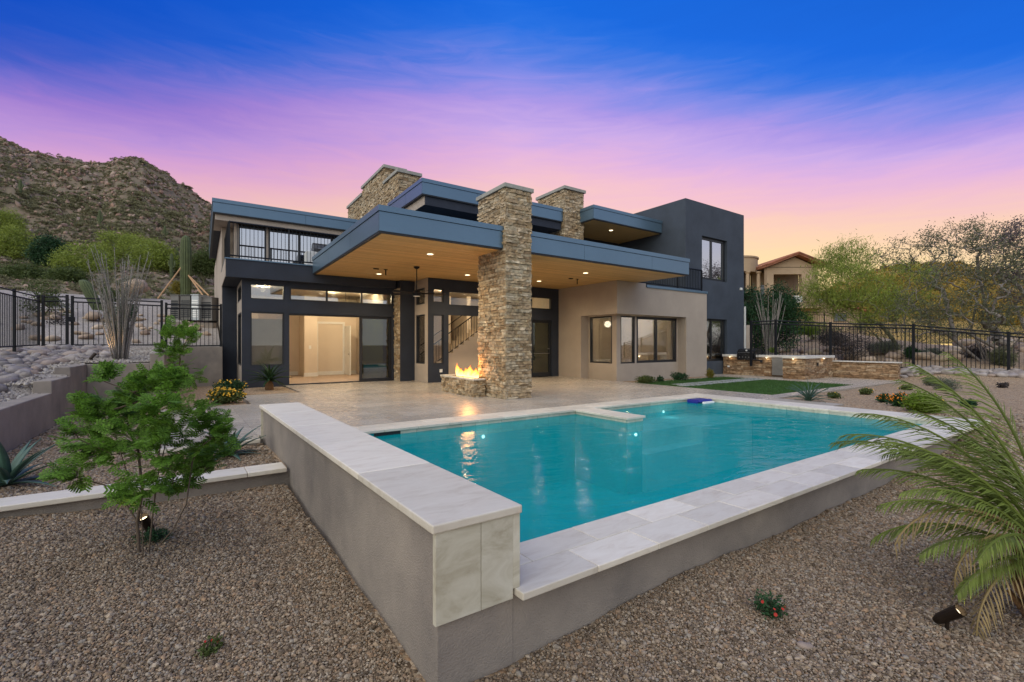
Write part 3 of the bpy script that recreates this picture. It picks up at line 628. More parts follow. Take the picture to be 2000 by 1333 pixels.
for u, v, h_, w_ in spots:
    ring = []; ph = r.uniform(0, 6); mb = MB(); n = 9; ks = 9
    for i in range(n):
        t = i / (n - 1); rad = w_ * (math.sin(math.pi * min(1, (t * .85 + .22))) ** .9) * (1 - t * .55) * (1 if i < n - 1 else .02)
        off = Vector((math.sin(ph + t * 4) * .05 * t, math.cos(ph * 1.3 + t * 3.2) * .05 * t, 0)); c = H(u, v, .512 + h_ * .8 * t) + off; b = len(mb.v)
        for k in range(ks):
            a = 2 * math.pi * k / ks; rr = rad * (1 + .25 * math.sin(3 * a + ph + 5 * t)); mb.v.append((c.x + rr * math.cos(a), c.y + rr * .9 * math.sin(a), c.z))
        ring.append(b)
    for r0, r1 in zip(ring, ring[1:]):
        for k in range(ks): mb.f.append((r0 + k, r0 + (k + 1) % ks, r1 + (k + 1) % ks, r1 + k))
    mb.build('flame', M['flame'], fire, smooth=True)
add_light('fire_glow', fire, H(-.25, 1.6, .85), 36, col=(1, .42, .12), size=.18)
part('burner_tray', 'gap', (-.36, -.12, 1.0, 2.4, .511, .518), parent=fire)

# ================================================================== GROUND
def sst(x, a, b): t = np.clip((x - a) / (b - a), 0, 1); return t * t * (3 - 2 * t)
def frames(x, y):
    pu = P.inv[0, 0] * (x - P.o.x) + P.inv[0, 1] * (y - P.o.y); pv = P.inv[1, 0] * (x - P.o.x) + P.inv[1, 1] * (y - P.o.y)
    hu = H.inv[0, 0] * (x - H.o.x) + H.inv[0, 1] * (y - H.o.y); hv = H.inv[1, 0] * (x - H.o.x) + H.inv[1, 1] * (y - H.o.y)
    return pu, pv, hu, hv
def wob(x, y): return .012 * np.sin(x * 2.1 + y * 1.3) + .010 * np.sin(x * 3.7 - y * 2.9 + 1) + .006 * np.sin(x * 7.1 + y * 6.3)
def G(x, y):
    x = np.asarray(x, float); y = np.asarray(y, float); pu, pv, hu, hv = frames(x, y)
    fr_ = -.40 - .06 * np.exp(-(pu ** 2 + pv ** 2) / 2.0)
    lf = -.46 + .20 * np.clip(pv / 4, 0, 1) + .07 * np.clip(-pu / 3, 0, 1)
    z = np.where(pu < 0, lf, fr_)
    rise = sst(pu, 7.2, 12.2)
    z = np.where(pu > 0, z + (-.05 + .40) * rise, z)
    up = .44 * sst(hu, 16.8, 18.8) * (1 - .75 * sst(-hv, 3.3, 7.5)) * sst(pu, 11, 14)
    z = z + up + np.clip(hu - 18.8, 0, 60) * (.09 + .09 * sst(hv, -3, 4)) * sst(pu, 14, 18)
    z = z + wob(x, y)
    z = np.where((pu < .25) & (pv > 4.15), -.085 + .4 * wob(x, y), z)
    paved = (pu > .25) & (pv > 5.3) & (hu < 16.9) & (hv > -3.88)
    z = np.where(paved, -.16, z)
    z = np.where((pu > -1.5) & (pu < .42) & (pv > 10.6), -.03, z); z = np.where((pu >= .25) & (pu < 2.05) & (pv > 12.95), -.03, z)
    z = np.where((pu > -1.4) & (pu <= .25) & (pv > 5.78) & (pv < 10.62), -.16, z)
    z = np.where((pu > .12) & (pu < 11.38) & (pv > .12) & (pv < 5.4), -.5, z)
    z = np.where((hu > 7.0) & (hu < 12.9) & (hv > 1.7) & (hv < 2.49), -.02, z)
    return z
def gz(x, y): return float(G(np.array([x]), np.array([y]))[0])

def gravel_sheet_mat(name, cols, sc=42.0):
    m = bpy.data.materials.new(name); m.use_nodes = True; nt = m.node_tree; b = nt.nodes['Principled BSDF']
    N = lambda t: nt.nodes.new(t); L = nt.links.new
    geo = N('ShaderNodeNewGeometry'); vo = N('ShaderNodeTexVoronoi'); vo.inputs['Scale'].default_value = sc; L(geo.outputs['Position'], vo.inputs['Vector'])
    sp = N('ShaderNodeSeparateColor'); L(vo.outputs['Color'], sp.inputs[0])
    rp = N('ShaderNodeValToRGB'); el = rp.color_ramp.elements
    while len(el) < len(cols): el.new(.5)
    for i, (e, c) in enumerate(zip(el, cols)): e.position = i / (len(cols) - 1); e.color = tuple(c) + (1,)
    L(sp.outputs[0], rp.inputs[0]); L(rp.outputs[0], b.inputs['Base Color']); b.inputs['Roughness'].default_value = .9
    bp = N('ShaderNodeBump'); bp.inputs['Strength'].default_value = .9; bp.inputs['Distance'].default_value = .02; bp.invert = True; L(vo.outputs['Distance'], bp.inputs['Height']); L(bp.outputs[0], b.inputs['Normal'])
    return m
GC = [(.075, .052, .034), (.19, .135, .088), (.29, .215, .145), (.13, .095, .064), (.39, .305, .22), (.235, .205, .17), (.31, .20, .12), (.11, .08, .056)]
M['gravel'] = gravel_sheet_mat('tan_gravel', [(min(1, r * 1.3), g * 1.22, b * 1.08) for r, g, b in GC], 34)
M['gravel_soil'] = mat('shadowed_fines_between_stones', (.13, .095, .07), .95, var=.3, scale=20, bump=.6, bscale=80)
M['gravel_stone'] = ramp_mat('gravel_stone', GC, .82, .5, 90, 40, .25)
M['desert'] = mat('desert_soil', (.25, .18, .125), .95, col2=(.17, .125, .085), scale=1.6, bump=.8, bscale=18)
gu = np.unique(np.concatenate([np.arange(-10, 36, .5), np.arange(-3, 14, .16), [.1, .13, 11.37, 11.4]])); gv = np.unique(np.concatenate([np.arange(-8, 26, .5), np.arange(-1, 12, .16), [.1, .13, 4.1, 4.16]]))
UU, VV = np.meshgrid(gu, gv, indexing='ij'); GX = P.o.x + P.u.x * UU + P.v.x * VV; GY = P.o.y + P.u.y * UU + P.v.y * VV; GZ = G(GX, GY)
nu, nv = len(gu), len(gv); idx = np.arange(nu * nv).reshape(nu, nv)
cu = (gu[:-1] + gu[1:]) / 2; cv = (gv[:-1] + gv[1:]) / 2; CU, CV = np.meshgrid(cu, cv, indexing='ij')
keep = ~((CU > .13) & (CU < 11.37) & (CV > .13) & (CV < 5.7))
_, _, chu, chv = frames(P.o.x + P.u.x * CU + P.v.x * CV, P.o.y + P.u.y * CU + P.v.y * CV)
keep &= ~((chu < -9.05) & (chv > -1.1) | (chv > 5.1) & (chu < -7.5)); keep &= ~((chu > -5.3) & (chu < 11.3) & (chv > 8.6)); keep &= ~((chu < -6.1) & (chv > 9.8))
Q = np.stack([idx[:-1, :-1], idx[1:, :-1], idx[1:, 1:], idx[:-1, 1:]], -1)[keep]
me = npmesh('gravel_ground', np.stack([GX.ravel(), GY.ravel(), GZ.ravel()], 1), Q, True)
tag(put('gravel_ground', me, M['gravel']), 'tan crushed gravel ground around the pool and house', 'ground', kind='structure')
# the wide ground sheet to the horizon, open under the pool
mb = MB(); us = [-900, .12, 11.38, 900]; vs = [-900, .12, 5.7, 900]
for i in range(3):
    for j in range(3):
        if i == 1 and j == 1: continue
        mb.quad(P(us[i], vs[j], -.66), P(us[i + 1], vs[j], -.66), P(us[i + 1], vs[j + 1], -.66), P(us[i], vs[j + 1], -.66))
tag(mb.build('ground', M['desert']), 'bare desert ground reaching to the horizon', 'ground', kind='structure')

# ---- left terrace ---------------------------------------------------
def TZ(hu, hv):
    z = np.where(hv < 5, .47 + (hv + 1) * .085, .98 + (hv - 5) * .075); z = np.where(hv > 9.7, 1.36 + (hv - 9.7) * .19, z)
    cap = np.where(hv < 1.8, .49, np.where(hv < 3.25, .71, .915)) + np.clip(-9.25 - hu, 0, 9) * .40; z = np.where(hv < 5.0, np.minimum(z, cap), z)
    return z + np.clip(-9 - hu, 0, 20) * .02 * (hu < -10) + .012 * np.sin(hu * 2.3 + hv * 1.7) + .010 * np.sin(hu * 5.1 - hv * 4.3)
def tz(hu, hv): return float(TZ(np.array(hu, float), np.array(hv, float)))
M['gravel_grey'] = gravel_sheet_mat('grey_terrace_gravel', [(.16, .135, .115), (.29, .25, .22), (.37, .33, .29), (.24, .205, .18), (.42, .38, .34), (.33, .28, .24)], 34)
V = []; Fq = []
for u0, u1, va, vb in ((-16, -9.0, -7, 9.7), (-8.999, -7.53, 5.05, 9.7), (-34, -6.08, 9.7, 24)):
    a = np.linspace(u0, u1, max(2, int((u1 - u0) / .25))); b = np.linspace(va, vb, max(2, int((vb - va) / .25))); A, B = np.meshgrid(a, b, indexing='ij'); n0 = len(V)
    Z = TZ(A, B); X = H.o.x + H.u.x * A + H.v.x * B; Y = H.o.y + H.u.y * A + H.v.y * B
    V += list(zip(X.ravel(), Y.ravel(), Z.ravel())); ii = n0 + np.arange(A.size).reshape(A.shape)
    Fq.append(np.stack([ii[:-1, :-1], ii[1:, :-1], ii[1:, 1:], ii[:-1, 1:]], -1).reshape(-1, 4))
tag(put('gravel_terrace', npmesh('gravel_terrace', np.array(V), np.concatenate(Fq), True), M['gravel_grey']), 'grey gravel terrace above the left retaining walls', 'terrace', kind='structure')
# ---- mountain on the left -------------------------------------------
from mathutils import noise as mn
RX = [-1200, -500, -200, 0, 30, 60, 110, 160, 200, 235, 262, 280, 300, 340, 372, 415, 470, 560, 700, 900]; RY = [330, 235, 225, 268, 282, 297, 310, 315, 318, 308, 306, 310, 325, 353, 376, 402, 440, 500, 580, 640]
def hill_z(px, d):
    D = 190.0; yr = np.interp(px, RX, RY); zr = CAMZ + (HY - yr) / F * D
    s = (d - 16) / (D - 16)
    if s <= 1: z = 1.4 + (zr - 1.4) * s ** 1.33
    else: z = zr - (d - D) * .8
    x = (px - 1000) / F * d; k = min(1, max(0, (d - 24) / 60)) * (1 if s < .97 else .35)
    n = mn.fractal(Vector((x * .045, d * .045, 0)), 1.0, 2.0, 5) * 3.4 + mn.fractal(Vector((x * .22, d * .22, 3)), 1.0, 2.0, 4) * .9
    rk = abs(mn.fractal(Vector((x * .10, d * .16, 7)), 1.0, 2.0, 4)) * 3.0
    return z + (n + rk - 1.0) * k
pxs = np.arange(-1000, 905, 9.0); ds = np.concatenate([np.geomspace(21, 190, 96), np.linspace(196, 260, 8)])
V = [((px - 1000) / F * d, d, hill_z(px, d)) for px in pxs for d in ds]
ii = np.arange(len(V)).reshape(len(pxs), len(ds)); kp = ~((pxs[:-1, None] > 385) & (ds[None, :-1] < 44)); Fq = np.stack([ii[:-1, :-1], ii[1:, :-1], ii[1:, 1:], ii[:-1, 1:]], -1)[kp]
M['mountain'] = mat('reddish_rocky_slope', (.185, .125, .088), .95, col2=(.125, .11, .062), scale=.9, bump=1.0, bscale=2.2, detail=10)
tag(put('mountain', npmesh('mountain', np.array(V), Fq, False), M['mountain']), 'rocky reddish desert mountain rising behind the left fence', 'mountain', kind='structure')
HV = V
# golden hill at right
V = []; pxs = np.arange(1380, 2500, 12.0); ds = np.linspace(34, 190, 40)
hx = [1380, 1500, 1590, 1640, 1700, 1760, 1850, 1950, 2100, 2500]; hy = [655, 620, 585, 555, 530, 517, 512, 530, 570, 640]
for px in pxs:
    zr = CAMZ + (HY - np.interp(px, hx, hy)) / F * 150
    for d in ds:
        s = (d - 34) / 116; z = 1.5 + (zr - 1.5) * (s ** 1.5 if s < 1 else max(0, 1 - (s - 1) * 1.5)); x = (px - 1000) / F * d
        V.append((x, d, z + mn.fractal(Vector((x * .06, d * .06, 9)), 1.0, 2.0, 4) * 1.6 * min(1, s * 2)))
ii = np.arange(len(V)).reshape(len(pxs), len(ds)); Fq = np.stack([ii[:-1, :-1], ii[1:, :-1], ii[1:, 1:], ii[:-1, 1:]], -1).reshape(-1, 4)
M['gold'] = mat('sunset_tinted_hill', (.46, .27, .045), .95, col2=(.22, .15, .035), scale=.3, bump=.9, bscale=1.2)  # the gold is partly sunset light, painted into the hill colour
tag(put('golden_hill', npmesh('golden_hill', np.array(V), Fq, True), M['gold']), 'distant scrub hill behind the right trees, its gold partly painted sunset light', 'hill', kind='structure')

# ================================================================== DECK
def clip(poly, n, c):
    out = []
    for i, p in enumerate(poly):
        q = poly[(i + 1) % len(poly)]; a = n[0] * p[0] + n[1] * p[1] - c; b = n[0] * q[0] + n[1] * q[1] - c
        if a <= 0: out.append(p)
        if (a < 0 < b) or (b < 0 < a): t = a / (a - b); out.append((p[0] + (q[0] - p[0]) * t, p[1] + (q[1] - p[1]) * t))
    return out
def hclip(poly, comp, lim, sign):
    n = np.array(H.inv[comp]) * sign; c = lim * sign + float(n @ np.array([H.o.x, H.o.y])); return clip(poly, n, c)
tiles = []
def tile_rect(fr, u0, u1, v0, v1, tu, tv, clips=(), bond=.5, gap=.0025):
    v = v0; row = 0
    while v < v1 - .02:
        vb = min(v + tv, v1); u = u0 - (bond * tu if row % 2 else 0)
        while u < u1 - .02:
            a = max(u, u0); b = min(u + tu, u1)
            if b - a > .02:
                pl = [tuple(fr(x, y))[:2] for x, y in ((a + gap / 2, v + gap / 2), (b - gap / 2, v + gap / 2), (b - gap / 2, vb - gap / 2), (a + gap / 2, vb - gap / 2))]
                for comp, lim, sg in clips: pl = hclip(pl, comp, lim, sg) if pl else pl
                if len(pl) > 2: tiles.append(pl)
            u += tu
        v = vb; row += 1
cl = ((0, 6.98, 1), (1, -3.9, -1))
tile_rect(P, .42, 20, 6.12, 13.0, .914, .61, cl + ((1, 8.1, 1),))
tile_rect(P, 2.03, 20, 13.0, 17.4, .914, .61, cl + ((1, 8.1, 1),))
tile_rect(P, -1.35, -.035, 5.84, 10.68, .914, .61); tile_rect(P, -.035, .42, 6.12, 10.68, .914, .61)
tile_rect(P, 11.46, 13, 2.5, 6.12, .914, .61, cl)
tile_rect(H, 6.98, 12.9, -3.9, -3.45, .61, .45); tile_rect(H, 12.9, 16.62, -3.9, 2.74, .61, .61); tile_rect(H, 6.98, 12.9, 1.6, 1.72, .61, .12)
deck = tag(bx(P, -1.34, -.036, 5.85, 10.67, -.15, -.012).box(P, -.035, .41, 6.12, 10.67, -.15, -.012).box(P, .43, 12.6, 6.05, 13, -.15, -.0125).box(P, 2.04, 12.6, 13, 15.6, -.15, -.0122).box(H, 6.5, 16.6, -3.89, -3.46, -.15, -.0121).box(H, 12.91, 16.6, -3.45, 2.73, -.15, -.0123).box(P, 11.45, 12.2, 2.6, 6.0, -.15, -.0124).build('patio', mat('patio_grout', (.33, .29, .25), .9, var=.15, scale=5)), 'travertine patio paving around the house', 'patio', kind='structure')
def prism(pl, z0, z1):
    mb = MB(); n = len(pl); mb.v = [(x, y, z0) for x, y in pl] + [(x, y, z1) for x, y in pl]
    mb.f = [tuple(reversed(range(n))), tuple(range(n, 2 * n))] + [(i, (i + 1) % n, n + (i + 1) % n, n + i) for i in range(n)]; return mb
tiles.sort(key=lambda pl: sum(p[1] for p in pl) / len(pl))
rest = MB()
rt_ = random.Random(5)
for i, pl in enumerate(tiles):
    z1 = rt_.uniform(-.0008, .0008); mb = prism(pl, -.012, z1)
    if i < 295: mb.build('tile', M['deck'], deck)
    else:
        b = len(rest.v); rest.v += mb.v; rest.f += [tuple(b + k for k in f) for f in mb.f]
if rest.v: tag(rest.build('far_tiles', M['deck'], deck), kind='stuff')

# ================================================================== POOL
pool = thing('swimming_pool', 'rectangular raised turquoise swimming pool with travertine coping', 'pool', P(5.5, 3, 0))
M['plaster'] = mat('turquoise_plaster', (.006, .44, .50), .8, var=.12, scale=2.5)
M['plaster_pale'] = mat('pale_shelf_plaster', (.50, .72, .72), .8, var=.1, scale=2.5)
Z0 = -1.55
pt = lambda *a, **k: part(*a, fr=P, parent=pool, **k)
pt('basin', 'plaster', (.30, 11.0, .2, 5.86, Z0 - .2, Z0), (.30, .50, .5, 5.56, Z0, -.05), (10.7, 11.0, .5, 5.56, Z0, -.05), (.3, 11.0, .2, .5, Z0, -.05), (.3, 11.0, 5.56, 5.86, Z0, -.05), (6.16, 6.62, 4.09, 5.56, Z0, -.05))
pt('shelf', 'plaster_pale', (6.62, 10.7, 4.35, 5.559, Z0, -.42)); pt('step', 'plaster_pale', (6.62, 8.6, 4.0, 4.35, Z0, -.78), (8.61, 10.7, 4.05, 4.35, Z0, -.44))
pt('outer_wall', 'stucco_grey', (.531, 11.42, .035, .198, -.8, -.046), (11.2, 11.42, .2, 6.0, -.8, -.05))
def tile_objs(name, u0, u1, v0, v1, tu, tv, z0, z1, m, bond=.5, bev=.006, gap=.004):
    v = v0; row = 0
    while v < v1 - .01:
        vb = min(v + tv, v1); u = u0 - (bond * tu if row % 2 else 0)
        while u < u1 - .01:
            a, b = max(u, u0), min(u + tu, u1)
            if b - a > .02: bx(P, a + gap / 2, b - gap / 2, v + gap / 2, vb - gap / 2, z0, z1 + rt_.uniform(-.0012, .0012)).build(name, m, pool, bevel=bev)
            u += tu
        v = vb; row += 1
tile_objs('coping_tile', .52, 11.46, -.08, .515, .61, .298, -.045, 0, M['trav'])
tile_objs('coping_tile', 10.685, 11.46, .517, 5.505, .78, .61, -.045, 0, M['trav'], bond=0)
tile_objs('coping_tile', .57, 11.46, 5.507, 6.115, .61, .305, -.045, 0, M['trav'])
tile_objs('coping_tile', 6.11, 6.665, 4.04, 5.503, .56, .73, -.045, 0, M['trav'], bond=0)
M['wtile'] = trav_mat('waterline_tile', (.60, .58, .49), (.50, .49, .40), (.38, .38, .30), .3)
a = .58
while a < 10.66:
    b = min(a + .30, 10.69)
    if 1.60 < (a + b) / 2 < 2.15: bx(P, a, b, 5.556, 5.5595, -.32, -.20).build('waterline_tile', M['wtile'], pool)
    else: bx(P, a + .003, b - .003, 5.54, 5.559, -.30, -.047).build('waterline_tile', M['wtile'], pool)
    a = b
a = .52
while a < 5.5:
    b = min(a + .30, 5.53); bx(P, 10.681, 10.699, a + .003, b - .003, -.30, -.047).build('waterline_tile', M['wtile'], pool); a = b
a = 4.09
while a < 5.5:
    b = min(a + .30, 5.53); bx(P, 6.145, 6.159, a + .003, b - .003, -.30, -.047).build('waterline_tile', M['wtile'], pool); a = b
bx(P, 6.163, 6.388, 4.074, 4.089, -.30, -.047).build('waterline_tile', M['wtile'], pool); bx(P, 6.392, 6.617, 4.074, 4.089, -.30, -.047).build('waterline_tile', M['wtile'], pool)
part('skimmer_mouth', 'gap', (1.62, 2.12, 5.545, 5.556, -.20, -.05), fr=P, parent=pool)
# raised wall on the left
rw = thing('raised_pool_wall', 'long grey stucco wall with travertine top along the left pool edge', 'wall', P(.28, 3, 0))
bx(P, .03, .53, .03, 6.07, -.85, .443).build('stucco_body', M['stucco_grey'], rw, bevel=.006)
a = -.02
for b in (1.22, 2.44, 3.66, 4.88, 6.10): bx(P, -.02, .562, a + .0015, b - .0015, .444, .494 + rt_.uniform(-.0006, .0006)).build('coping_slab', M['trav'], rw, bevel=.008); a = b
bx(P, .004, .284, -.004, .029, -.056, .4435).build('facing_slab', M['facing'], rw, bevel=.002)
MB().hexa([P(.288, -.0035, -.056), P(.505, -.0035, -.056), P(.505, .029, -.056), P(.288, .029, -.056), P(.288, -.0035, .4435), P(.505, -.0035, .4435), P(.505, .029, .4435), P(.288, .029, .4435)]).box(P, .5055, .555, -.0035, .029, .002, .4435).build('facing_slab', M['facing'], rw, bevel=.002)
bx(P, .5305, .545, .21, 5.5, -.4, .44).build('inner_facing', M['facing'], rw)
bx(P, .01, .029, -.003, .03, -.056, .44).build('edge_trim', M['trav'], rw); bx(P, -.001, .045, 6.071, 6.09, -.05, .44).build('end_facing', M['facing'], rw)
# water
def water_mat():
    m = bpy.data.materials.new('pool_water'); m.use_nodes = True; nt = m.node_tree; nt.nodes.clear()
    N = lambda t: nt.nodes.new(t); L = nt.links.new
    geo = N('ShaderNodeNewGeometry'); mp = N('ShaderNodeMapping'); mp.vector_type = 'TEXTURE'; mp.inputs['Rotation'].default_value = (0, 0, .25); mp.inputs['Scale'].default_value = (1.5, .75, 1); L(geo.outputs['Position'], mp.inputs[0])
    n1 = N('ShaderNodeTexNoise'); n1.inputs['Scale'].default_value = 3.4; n1.inputs['Detail'].default_value = 4; n1.inputs['Roughness'].default_value = .55; n1.inputs['Distortion'].default_value = .6; L(mp.outputs[0], n1.inputs['Vector'])
    n2 = N('ShaderNodeTexNoise'); n2.inputs['Scale'].default_value = .7; L(geo.outputs['Position'], n2.inputs['Vector'])
    mu = N('ShaderNodeMath'); mu.operation = 'MULTIPLY'; L(n1.outputs[0], mu.inputs[0]); L(n2.outputs[0], mu.inputs[1])
    bp = N('ShaderNodeBump'); bp.inputs['Strength'].default_value = .6; bp.inputs['Distance'].default_value = .06; L(mu.outputs[0], bp.inputs['Height'])
    fz = N('ShaderNodeFresnel'); fz.inputs[0].default_value = 1.33; L(bp.outputs[0], fz.inputs['Normal'])
    t = N('ShaderNodeBsdfTransparent'); t.inputs[0].default_value = (.62, .93, .95, 1)
    g = N('ShaderNodeBsdfGlossy'); g.inputs['Roughness'].default_value = .02; L(bp.outputs[0], g.inputs['Normal'])
    df = N('ShaderNodeBsdfDiffuse'); df.inputs[0].default_value = (.0, .37, .39, 1)
    mb_ = N('ShaderNodeMixShader'); mb_.inputs[0].default_value = .52; L(t.outputs[0], mb_.inputs[1]); L(df.outputs[0], mb_.inputs[2])
    mi = N('ShaderNodeMixShader'); ms = N('ShaderNodeMath'); ms.operation = 'MULTIPLY'; ms.inputs[1].default_value = .48; L(fz.outputs[0], ms.inputs[0])
    L(ms.outputs[0], mi.inputs[0]); L(mb_.outputs[0], mi.inputs[1]); L(g.outputs[0], mi.inputs[2])
    o = N('ShaderNodeOutputMaterial'); L(mi.outputs[0], o.inputs[0]); return m
M['water'] = water_mat()
mb = MB(); us = [.53, 6.15, 6.63, 10.695]; vs = [.49, 4.08, 5.555]
for i in range(3):
    for j in range(2):
        if i == 1 and j == 1: continue
        mb.quad(P(us[i], vs[j], -.105), P(us[i + 1], vs[j], -.105), P(us[i + 1], vs[j + 1], -.105), P(us[i], vs[j + 1], -.105))
tag(mb.build('pool_water', M['water']), 'rippled turquoise pool water', 'water', kind='structure')
M['plamp'] = emit_mat('underwater_lamp', (.7, 1.0, .98), 3)
def pool_light(u, v, z, du, dv, label):
    c = P(u, v, z); t = thing('pool_light', label, 'pool light', c, 'underwater pool lights'); d = (P(u + du, v + dv, z) - c).normalized(); s_ = Vector((-d.y, d.x, 0))
    mb = MB(); n = 14
    for off, r_ in ((0, .035), (.012, .03)):
        for k in range(n): q = c + d * off + s_ * (r_ * math.cos(2 * math.pi * k / n)) + Vector((0, 0, r_ * math.sin(2 * math.pi * k / n))); mb.v.append(tuple(q))
    mb.f = [tuple(range(n, 2 * n))] + [(k, (k + 1) % n, n + (k + 1) % n, n + k) for k in range(n)]
    mb.build('lens', M['plamp'], t)
    add_light('underwater_glow', t, c + d * .25, 1.6, col=(.45, .95, 1.0), size=.15)
pool_light(3.75, 5.53, -.34, 0, -1, 'underwater light glowing under the far coping below the fire pit')
pool_light(6.4, 4.07, -.36, 0, -1, 'underwater light at the tip of the stone divider')
pool_light(9.2, 5.54, -.30, 0, -1, 'underwater light on the far pool wall near the shallow shelf')
fl = thing('pool_float', 'blue and white floating pool skimmer by the far right pool corner', 'pool float', P(10.35, 5.2, -.12))
M['blue'] = mat('blue_plastic', (.01, .015, .22), .35, var=.1, scale=5)
def pbox(*a): return bx(P, *a)
pbox(10.05, 10.62, 5.05, 5.45, -.09, -.02).build('hull', M['blue'], fl, bevel=.03); pbox(10.12, 10.55, 4.95, 5.049, -.13, -.06).build('scoop', M['plastic_white'], fl, bevel=.02); pbox(10.0, 10.05, 5.1, 5.4, -.14, -.05).build('paddle', M['blue'], fl, bevel=.01); pbox(10.621, 10.66, 5.1, 5.4, -.14, -.05).build('paddle', M['blue'], fl, bevel=.01)

# ================================================================== LEFT GARDEN WALLS
lw_ = thing('low_garden_wall', 'low stucco garden wall capped with white travertine left of the pool', 'wall', P(-3, 4.15, -.3))
bx(P, -6.5, .028, 4.03, 4.28, -.8, -.106).build('stucco_body', M['stucco_grey'], lw_)
a = -6.52
while a < 0: b = min(a + 1.22, .0); bx(P, a + .002, b - .002, 3.97, 4.315, -.105, -.052).build('coping_slab', M['trav'], lw_, bevel=.008); a = b + 1e-6
dk = thing('patio_edge', 'narrow travertine step edge at the left end of the patio', 'step', P(-.7, 5.83, 0))
for a in (-1.36, -.70): bx(P, a, a + .655, 5.79, 5.838, -.055, .0).build('edge_slab', M['trav'], dk, bevel=.006)
bx(P, -1.35, -.04, 5.80, 5.837, -.3, -.056).build('riser', M['stucco_grey'], dk)
r1 = thing('stepped_retaining_wall', 'grey stucco retaining wall with three steps on the left', 'wall', H(-9, 2, 0))
mb = MB().box(H, -9.2, -8.95, -1.10, 1.80, -.6, .555).box(H, -9.2, -8.95, 1.801, 3.25, -.6, .78).box(H, -9.2, -8.95, 3.251, 5.1, -.6, .97).box(H, -13, -9.201, -1.10, -.85, -.6, .554)
mb.build('stucco_wall', M['stucco_grey'], r1, bevel=.015)
r2 = thing('planter_wall', 'grey stucco planter wall below the ocotillo', 'wall', H(-8.2, 5, 0)); bx(H, -8.949, -7.75, 4.90, 5.099, -.5, .972).build('stucco_wall', M['stucco_grey'], r2, bevel=.015); bx(H, -7.749, -7.45, 4.88, 5.10, -.5, 1.22).box(H, -7.65, -7.45, 5.101, 9.54, -.5, 1.219).build('pillar', M['stucco_grey'], r2, bevel=.015)
r3 = thing('back_retaining_wall', 'grey stucco wall under the fence beside the house', 'wall', H(-6.7, 9.6, 0)); bx(H, -7.649, -6.03, 9.55, 9.74, -.5, 1.37).build('stucco_wall', M['stucco_grey'], r3, bevel=.012)
# ================================================================== LAWN AND STEPPING SLABS
lw = 12.9 - 6.99; n = 26000
gu_ = 6.99 + NR.random(n) * lw; gv_ = -3.44 + NR.random(n) * 5.1
bx_ = H.o.x + H.u.x * gu_ + H.v.x * gv_; by_ = H.o.y + H.u.y * gu_ + H.v.y * gv_
an = NR.random(n) * 6.283; ln_ = .03 + NR.random(n) * .025; wd = .006 + NR.random(n) * .006; le = (NR.random((n, 2)) - .5) * .03
Vg = np.zeros((n, 3, 3)); Vg[:, 0] = np.stack([bx_ - np.cos(an) * wd, by_ - np.sin(an) * wd, np.full(n, -.02)], 1); Vg[:, 1] = np.stack([bx_ + np.cos(an) * wd, by_ + np.sin(an) * wd, np.full(n, -.02)], 1); Vg[:, 2] = np.stack([bx_ + le[:, 0], by_ + le[:, 1], -.02 + ln_], 1)
M['turf'] = mat('turf_blades', (.045, .115, .022), .7, rnd=.35, trans=.25)
M['turf_base'] = mat('turf_thatch', (.040, .095, .02), .9, var=.5, scale=1.2, bump=.7, bscale=140)
me = npmesh('lawn', Vg.reshape(-1, 3), np.arange(n * 3).reshape(-1, 3)); o = put('lawn', me, M['turf']); tag(o, 'rectangle of short green turf between pool and house', 'lawn', kind='stuff')
tag(bx(H, 6.99, 12.89, -3.44, 1.59, -.14, -.018).build('lawn_base', M['turf_base']), 'flat green turf bed under the lawn', 'lawn', kind='structure')
M['slab'] = mat('grey_paver', (.30, .31, .31), .7, var=.2, scale=3, rnd=.1, bump=.2, bscale=30)
for i in range(8):
    for j in range(2):
        u0 = 7.3 + i * .70 + .25 * j; v0_ = -.35 + j * .42
        o = bx(H, u0, u0 + .60, v0_, v0_ + .34, -.03, .012).build('stepping_slab', M['slab'], loc=H(u0 + .3, v0_ + .17, 0), bevel=.006)
        tag(o, 'grey rectangular stepping slab set in two rows across the turf', 'paver', 'stepping slabs in the lawn')
# ================================================================== OUTDOOR KITCHEN
bq = thing('barbecue_island', 'brown stone outdoor kitchen island with white counter beside the tower', 'outdoor kitchen', H(14.8, .5, 0))
M['counter'] = trav_mat('pale_counter', (.66, .64, .60), (.60, .57, .53), (.5, .47, .43), .25)
bse = part('base', 'mortar', (14.74, 15.5, -.5, 2.7, -.05, .86), (13.95, 16.6, -1.34, -.501, -.05, .86), parent=bq)
for ax, p, a0, a1, z1, o_, s in (('u', 14.75, .36, 2.7, .86, -1, 41), ('u', 13.96, -1.35, -.5, .86, -1, 42), ('v', -1.33, 13.94, 16.6, .86, -1, 43)): clad(bse, H, ax, p, a0, a1, 0, z1, o_, s, meshes=STONES2, singles=90, ch=(.06, .10), ln=(.25, .6))
part('counter_top', 'counter', (14.66, 15.55, -.5, 1.05, .86, .965), (14.66, 15.55, 1.95, 2.73, .86, .965), (13.86, 16.68, -1.43, -.501, .861, .966), parent=bq, bevel=.01)
part('steel_door', 'steel', (14.69, 14.73, -.30, .33, .08, .84), parent=bq, bevel=.005); part('outlet_plate', 'frame', (14.66, 14.69, .75, .86, .62, .74), (15.0, 15.12, -1.41, -1.38, .55, .67), parent=bq); part('outlet_cover', 'plastic_white', (14.655, 14.69, 2.35, 2.45, .35, .42), parent=bq)
gr = thing('barbecue_grill', 'black built-in gas grill with domed hood and steel knobs', 'grill', H(15.0, 1.5, .9))
